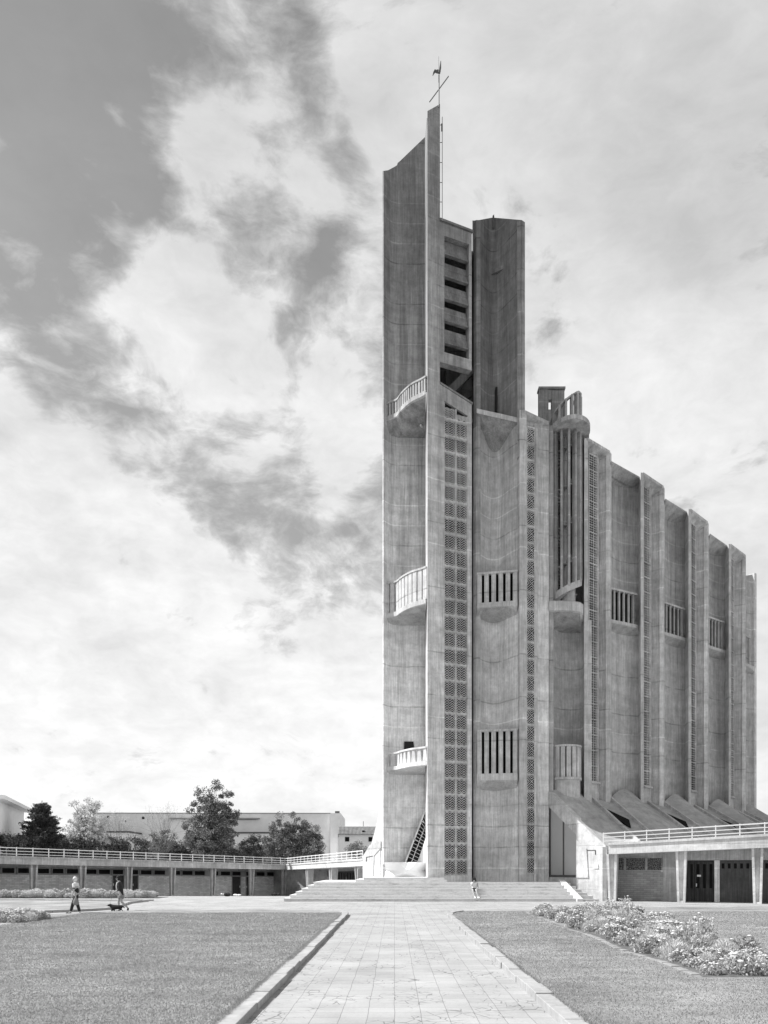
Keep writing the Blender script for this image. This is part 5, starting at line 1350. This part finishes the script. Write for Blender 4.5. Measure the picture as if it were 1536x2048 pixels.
def figure(root, J, hands=True, skinmat='skin'):
    """J: joint dict with pelvis, waist, chest, neck, head0, head1, shoulder/elbow/wrist/hand and hip/knee/ankle/toe, suffix l/r"""
    V_ = []; E_ = []; Rr = []; ix = {}
    def v(n, p, r): ix[n] = len(V_); V_.append(Vector(p)); Rr.append(r); return ix[n]
    def e(a, b): E_.append((ix[a], ix[b]))
    v('pelvis', J['pelvis'], .125); v('waist', J['waist'], (.12, .10)); v('chest', J['chest'], (.15, .115)); v('neckb', J['neckb'], .065); v('neck', J['neck'], .052)
    hd = Vector(J['head']); up = (hd-Vector(J['neck'])).normalized(); fw = Vector(J['face']).normalized()
    v('jaw', hd-up*.055+fw*.015, .070); v('skull', hd+up*.035-fw*.008, .092); v('crown', hd+up*.085-fw*.012, .062)
    for a, b in (('pelvis', 'waist'), ('waist', 'chest'), ('chest', 'neckb'), ('neckb', 'neck'), ('neck', 'jaw'), ('jaw', 'skull'), ('skull', 'crown')): e(a, b)
    for s in 'lr':
        v('sh'+s, J['sh'+s], .058); v('el'+s, J['el'+s], .042); v('wr'+s, J['wr'+s], .029)
        wr = Vector(J['wr'+s]); hd_ = (wr-Vector(J['el'+s])).normalized(); hd_ = (hd_+Vector(J.get('hb'+s, (0, 0, 0)))).normalized()
        v('pa'+s, wr+hd_*.07, (.036, .022))
        for a, b in (('chest', 'sh'+s), ('sh'+s, 'el'+s), ('el'+s, 'wr'+s), ('wr'+s, 'pa'+s)): e(a, b)
        sd_ = hd_.cross(fw); sd_ = sd_.normalized() if sd_.length > .2 else Vector((0, 1, 0)); cu = sd_.cross(hd_).normalized()
        for k, (o_, l_) in enumerate(((-.027, .075), (-.009, .085), (.009, .08), (.027, .062))):
            b0 = wr+hd_*.095+sd_*o_; v('f%d%s' % (k, s), b0, .010); v('g%d%s' % (k, s), b0+hd_*l_*.5+cu*.012, .009); v('h%d%s' % (k, s), b0+hd_*l_*.85+cu*.035, .008)
            e('pa'+s, 'f%d%s' % (k, s)); e('f%d%s' % (k, s), 'g%d%s' % (k, s)); e('g%d%s' % (k, s), 'h%d%s' % (k, s))
        v('t0'+s, wr+hd_*.04+sd_*(-.04)+cu*.01, .011); v('t1'+s, wr+hd_*.075+sd_*(-.055)+cu*.03, .009); e('pa'+s, 't0'+s); e('t0'+s, 't1'+s)
        v('hi'+s, J['hi'+s], .095); v('kn'+s, J['kn'+s], .060); v('ca'+s, Vector(J['kn'+s]).lerp(Vector(J['an'+s]), .35), .056); v('an'+s, J['an'+s], .038); v('to'+s, J['to'+s], .036)
        for a, b in (('pelvis', 'hi'+s), ('hi'+s, 'kn'+s), ('kn'+s, 'ca'+s), ('ca'+s, 'an'+s), ('an'+s, 'to'+s)): e(a, b)
    body = skin('body', V_, E_, Rr, skinmat, root)
    # face: nose, eyes, brow, mouth, ears
    right = fw.cross(up).normalized(); f = MB()
    f.tube([hd+fw*.078+up*.03, hd+fw*.112-up*.012, hd+fw*.085-up*.018], [.008, .014, .010], 6)
    for s in (-1, 1): f.sphere(hd+right*s*.083+up*.005-fw*.01, (.014, .022, .03), 6, 5)
    f.build('nose_and_ears', M[skinmat], body)
    ey = MB()
    for s in (-1, 1): ey.sphere(hd+fw*.083+right*s*.032+up*.025, .010, 6, 5)
    ey.tube([hd+fw*.083-up*.045-right*.022, hd+fw*.09-up*.047, hd+fw*.083-up*.045+right*.022], .005, 5); ey.build('eyes_and_mouth', M['cl_dark'], body)
    return body
def cloth(name, pts, rad, mat, root, branches=(), lv=2):
    V_ = [Vector(p) for p in pts]; E_ = [(i, i+1) for i in range(len(pts)-1)]; Rr = list(rad)
    for at, bp, br in branches:
        k = len(V_); V_ += [Vector(p) for p in bp]; Rr += list(br); E_.append((at, k)); E_ += [(k+i, k+i+1) for i in range(len(bp)-1)]
    return skin(name, V_, E_, Rr, mat, root, 0, lv)
def hair(root, hd, fw, mat, r=.105, low=.0, extra=()):
    up = Vector((0, 0, 1)); mb = MB(); hd = Vector(hd); fw = Vector(fw)
    c = hd+up*.045-fw*.025; mb.sphere(c, (r, r*.95, r*.98), 14, 10)
    mb.sphere(c-fw*.02-up*.05, (r*.93, r*.90, r*.9), 12, 8)
    for d, rr_ in extra: mb.sphere(hd+Vector(d), rr_, 10, 8)
    return mb.build('hair', M[mat], root, smooth=True)
def shoes(root, J, mat, fw, L=.27):
    for s in 'lr':
        a = Vector(J['an'+s]); t_ = Vector(J['to'+s]); d = (t_-a); d.normalize()
        cloth('shoe', [a-d*.05+Vector((0, 0, -.03)), a+d*.03+Vector((0, 0, -.03)), t_+d*.03, t_+d*.08], [.045, .05, .048, .035], mat, root)

gp = .0
# man walking left
mx, my = P(151, 35.0); gz0 = 0
man = thing('person', 'man with white hair walking left in a two-tone jacket, plastic bag in hand', 'person', (mx, my, gz0))
def o3(x, y, z): return (mx+x, my+y, gz0+z)
J = dict(pelvis=o3(.02,0,.93), waist=o3(.01,0,1.08), chest=o3(0,0,1.30), neckb=o3(0,0,1.45), neck=o3(-.02,0,1.50), head=o3(-.045,0,1.60), face=(-1,0,-.02),
  shl=o3(.0,-.19,1.39), ell=o3(.03,-.25,1.12), wrl=o3(-.04,-.26,.88), shr=o3(0,.19,1.39), elr=o3(.06,.25,1.13), wrr=o3(.10,.25,.90),
  hil=o3(.03,-.09,.88), knl=o3(.12,-.10,.50), anl=o3(.25,-.10,.09), tol=o3(.11,-.10,.04),
  hir=o3(.02,.09,.88), knr=o3(-.16,.10,.50), anr=o3(-.27,.10,.09), tor=o3(-.41,.10,.06))
figure(man, J); hair(man, J['head'], (-1,0,0), 'hair_l', .094)
cloth('trousers', [o3(.02,0,.98), o3(.02,0,.90)], [.15, .145], 'cl_dark', man,
   [(1, [J['hil'], J['knl'], o3(.235,-.10,.13)], [.108, .082, .066]), (1, [J['hir'], J['knr'], o3(-.26,.10,.13)], [.108, .082, .066])])
cloth('jacket', [o3(.02,0,.93), o3(.01,0,1.08), o3(0,0,1.24)], [(.14,.15), (.135,.15), (.14,.15)], 'cl_dark', man)
cloth('yoke', [o3(0,0,1.25), o3(0,0,1.36), o3(-.01,0,1.46)], [(.135,.145), (.13,.13), (.07,.08)], 'cl_white', man,
   [(1, [J['shl'], o3(.025,-.235,1.20)], [.078, .062]), (1, [J['shr'], o3(.05,.235,1.20)], [.078, .062])])
cloth('sleeve_band', [o3(.02,-.232,1.24), o3(.027,-.245,1.17)], [.068, .066], 'cl_dark', man)
shoes(man, J, 'cl_dark', None)
bag = MB(); bx_, by_ = mx+.04, my-.30
nb2 = 14; vs = []
for j, (zz, rx_, ry_) in enumerate(((.44, .07, .04), (.47, .12, .07), (.56, .14, .08), (.68, .10, .06), (.78, .04, .03), (.86, .02, .015))):
    for i in range(nb2):
        a = 2*math.pi*i/nb2; k = 1+.08*math.sin(3*a+j); vs.append((bx_+.10+rx_*k*math.cos(a), by_+ry_*k*math.sin(a), zz))
fs = [tuple(range(nb2-1, -1, -1)), tuple(range(5*nb2, 6*nb2))]
for j in range(5):
    for i in range(nb2): fs.append((j*nb2+i, j*nb2+(i+1) % nb2, (j+1)*nb2+(i+1) % nb2, (j+1)*nb2+i))
bag.add(vs, fs); tag(bag.build('shopping_bag', M['cl_mid'], smooth=True), 'grey soft bag hanging from the hand of the white-haired man', 'bag')

# woman with sunglasses walking the dog
mx, my = P(240, 37.0)
wom = thing('person', 'dark-haired person in sunglasses, dark coat and skirt walking left with a dog on a lead', 'person', (mx, my, 0))
J = dict(pelvis=o3(.03,0,.95), waist=o3(.01,0,1.10), chest=o3(-.02,0,1.32), neckb=o3(-.04,0,1.46), neck=o3(-.07,0,1.51), head=o3(-.10,0,1.61), face=(-1,0,-.08),
  shl=o3(.0,-.17,1.39), ell=o3(.07,-.22,1.12), wrl=o3(-.14,-.20,1.00), shr=o3(-.02,.17,1.39), elr=o3(.04,.21,1.12), wrr=o3(-.16,.16,1.02),
  hil=o3(.04,-.08,.90), knl=o3(.10,-.09,.50), anl=o3(.42,-.09,.20), tol=o3(.40,-.09,.07),
  hir=o3(.03,.08,.90), knr=o3(-.10,.09,.50), anr=o3(-.08,.09,.09), tor=o3(-.20,.09,.04))
figure(wom, J); hair(wom, J['head'], (-1,0,0), 'hair_d', .108, extra=(((.03,0,.10), (.09,.09,.05)),))
sg = MB(); hd = Vector(J['head'])
for s in (-1, 1): sg.sphere(hd+Vector((-.088, s*.036, .026)), (.016, .026, .020), 8, 6)
sg.tube([hd+Vector((-.09,-.075,.03)), hd+Vector((0,-.095,.03))], .006, 5); sg.tube([hd+Vector((-.09,.075,.03)), hd+Vector((0,.095,.03))], .006, 5); sg.build('sunglasses', M['black'], wom)
cloth('coat', [o3(.05,0,.62), o3(.045,0,.80), o3(.03,0,.98), o3(.01,0,1.12), o3(-.01,0,1.33), o3(-.04,0,1.46)], [(.165,.15), (.16,.15), (.15,.14), (.145,.13), (.16,.125), (.07,.07)], 'cl_dark', wom,
   [(4, [J['shl'], J['ell'], o3(-.06,-.205,1.04)], [.072, .06, .05]), (4, [J['shr'], J['elr'], o3(-.08,.175,1.05)], [.072, .06, .05])])
cloth('skirt', [o3(.045,0,.90), o3(.05,0,.72), o3(.055,0,.60)], [(.17,.155), (.18,.165), (.185,.17)], 'cl_mid', wom)
cloth('scarf', [o3(-.10,-.02,1.45), o3(-.155,-.03,1.30), o3(-.15,-.03,1.10)], [.05, .04, .035], 'cl_white', wom)
shoes(wom, J, 'cl_dark', None)
# dog
dx_, dy_ = P(226, 36.4)
dog = thing('dog', 'small black and tan dog on a lead beside the walking person in the dark coat', 'dog', (dx_, dy_, 0))
def d3(x, y, z): return (dx_+x, dy_+y, z)
V_ = [d3(.38,0,.27), d3(.22,0,.285), d3(.04,0,.27), d3(-.06,0,.31), d3(-.14,0,.365), d3(-.21,0,.355), d3(-.27,0,.335), d3(.47,0,.30), d3(.56,0,.22)]
Rr = [.095, .10, .115, .085, .082, .055, .036, .034, .018]; E_ = [(1,0), (1,2), (2,3), (3,4), (4,5), (5,6), (0,7), (7,8)]
for (bi, x, y, hind, sw) in ((2, .0, -.06, 0, -.08), (2, .02, .06, 0, .06), (0, .38, -.06, 1, .06), (0, .36, .06, 1, -.06)):
    k = len(V_)
    if hind: q = [(x-.02, .16), (x+.07+sw*.3, .10), (x+.02+sw, .02), (x-.03+sw, .015)]
    else: q = [(x-.01, .17), (x+sw*.4, .09), (x+sw, .02), (x+sw-.035, .015)]
    for (a, b) in q: V_.append(d3(a, y, b))
    Rr += [.052, .032, .026, .022]; E_ += [(bi, k), (k, k+1), (k+1, k+2), (k+2, k+3)]
skin('body', V_, E_, Rr, 'fur', dog, 1)
mb = MB()
for s in (-1, 1): mb.sphere(d3(-.12, s*.075, .375), (.028, .012, .045), 8, 6)
mb.build('ears', M['fur'], dog, smooth=True)
mb = MB(); mb.sphere(d3(-.31, 0, .338), .014, 6, 5); mb.sphere(d3(-.21, -.050, .375), .008, 6, 5); mb.sphere(d3(-.21, .050, .375), .008, 6, 5); mb.build('nose_and_eyes', M['black'], dog)
mb = MB(); mb.sphere(d3(.44, -.10, .09), (.035, .02, .04), 8, 6); mb.build('pale_sock', M['cl_white'], dog)
ld = MB(); ld.tube([(mx-.20, my-.17, .95), (mx-.30, my-.35, .62), d3(-.13, -.0, .38)], .008, 5); tag(ld.build('dog_lead', M['cl_mid']), 'thin lead between the hand of the person in the coat and the dog', 'lead')

# person seated on the steps
mx, my = P(948.5, 49.7)
sit = thing('person', 'person with dark curly hair sitting on the stone steps in pale top and shorts', 'person', (mx, my, .6))
J = dict(pelvis=o3(0,.10,.72), waist=o3(.01,.08,.88), chest=o3(.02,.04,1.08), neckb=o3(.02,.02,1.21), neck=o3(.0,-.01,1.25), head=o3(-.01,-.04,1.34), face=(-.1,-1,-.10),
  shl=o3(-.16,.03,1.16), ell=o3(-.21,-.10,.94), wrl=o3(-.08,-.16,1.17), hbl=(.2,.3,.6), shr=o3(.19,.03,1.15), elr=o3(.24,-.02,.90), wrr=o3(.14,-.26,.76),
  hil=o3(-.10,.08,.70), knl=o3(-.14,-.36,.72), anl=o3(-.03,-.56,.30), tol=o3(.01,-.70,.25),
  hir=o3(.10,.08,.70), knr=o3(.09,-.38,.72), anr=o3(.17,-.62,.29), tor=o3(.23,-.75,.25))
J['wrl'] = o3(-.09,-.15,1.15)
figure(sit, J); hair(sit, J['head'], (-.1,-1,0), 'hair_d', .118, extra=(((.08,.02,-.02), .07), ((-.08,.03,-.01), .07), ((0,.06,-.04), .08), ((.04,.0,.12), .07), ((-.05,.0,.11), .07)))
cloth('shirt', [o3(0,.08,.74), o3(.01,.07,.88), o3(.02,.04,1.07), o3(.02,.02,1.20)], [(.17,.14), (.17,.14), (.18,.14), (.08,.07)], 'cl_white', sit,
   [(2, [J['shl'], o3(-.20,-.05,1.05)], [.078, .07]), (2, [J['shr'], o3(.22,.01,1.04)], [.078, .07])])
cloth('shorts', [o3(0,.10,.72), o3(0,.02,.71)], [.15, .14], 'cl_dark', sit, [(1, [o3(-.12,-.16,.72)], [.105]), (1, [o3(.10,-.18,.72)], [.105])])
shoes(sit, J, 'cl_white', None)
# bundles lying on the paving before the left gallery
def bundle(px, Y, w_, h_, seed, label, mats, name, cat):
    rng = np.random.default_rng(seed); x, y = P(px, Y); z = gz(x, y); root = thing(name, label, cat, (x, y, z))
    mb = MB(); 
    for i in range(7): mb.sphere((x+rng.uniform(-.5, .5)*w_, y+rng.uniform(-.2, .2), z+h_*rng.uniform(.25, .6)), (w_*rng.uniform(.14, .26), .16, h_*rng.uniform(.25, .45)), 9, 7)
    mb.build('dark_cloth', M[mats[0]], root, smooth=True)
    mb = MB()
    for i in range(4): mb.sphere((x+rng.uniform(-.45, .1)*w_, y-.12, z+h_*rng.uniform(.3, .7)), (w_*.13, .1, h_*.2), 8, 6)
    mb.build('pale_cloth', M[mats[1]], root, smooth=True)
bundle(452, 62, .75, .36, 1, 'dark rucksack with a pale patch lying on the edge of the paving', ('cl_dark', 'cl_white'), 'rucksack', 'bag')
bundle(474, 64, .65, .22, 2, 'pale crumpled cloth lying beside the dark rucksack', ('cl_white', 'cl_white'), 'crumpled_cloth', 'cloth')
bundle(551, 70, .65, .34, 3, 'dark bag on the ground in shade near the corner columns', ('cl_dark', 'cl_dark'), 'dark_bag', 'bag')
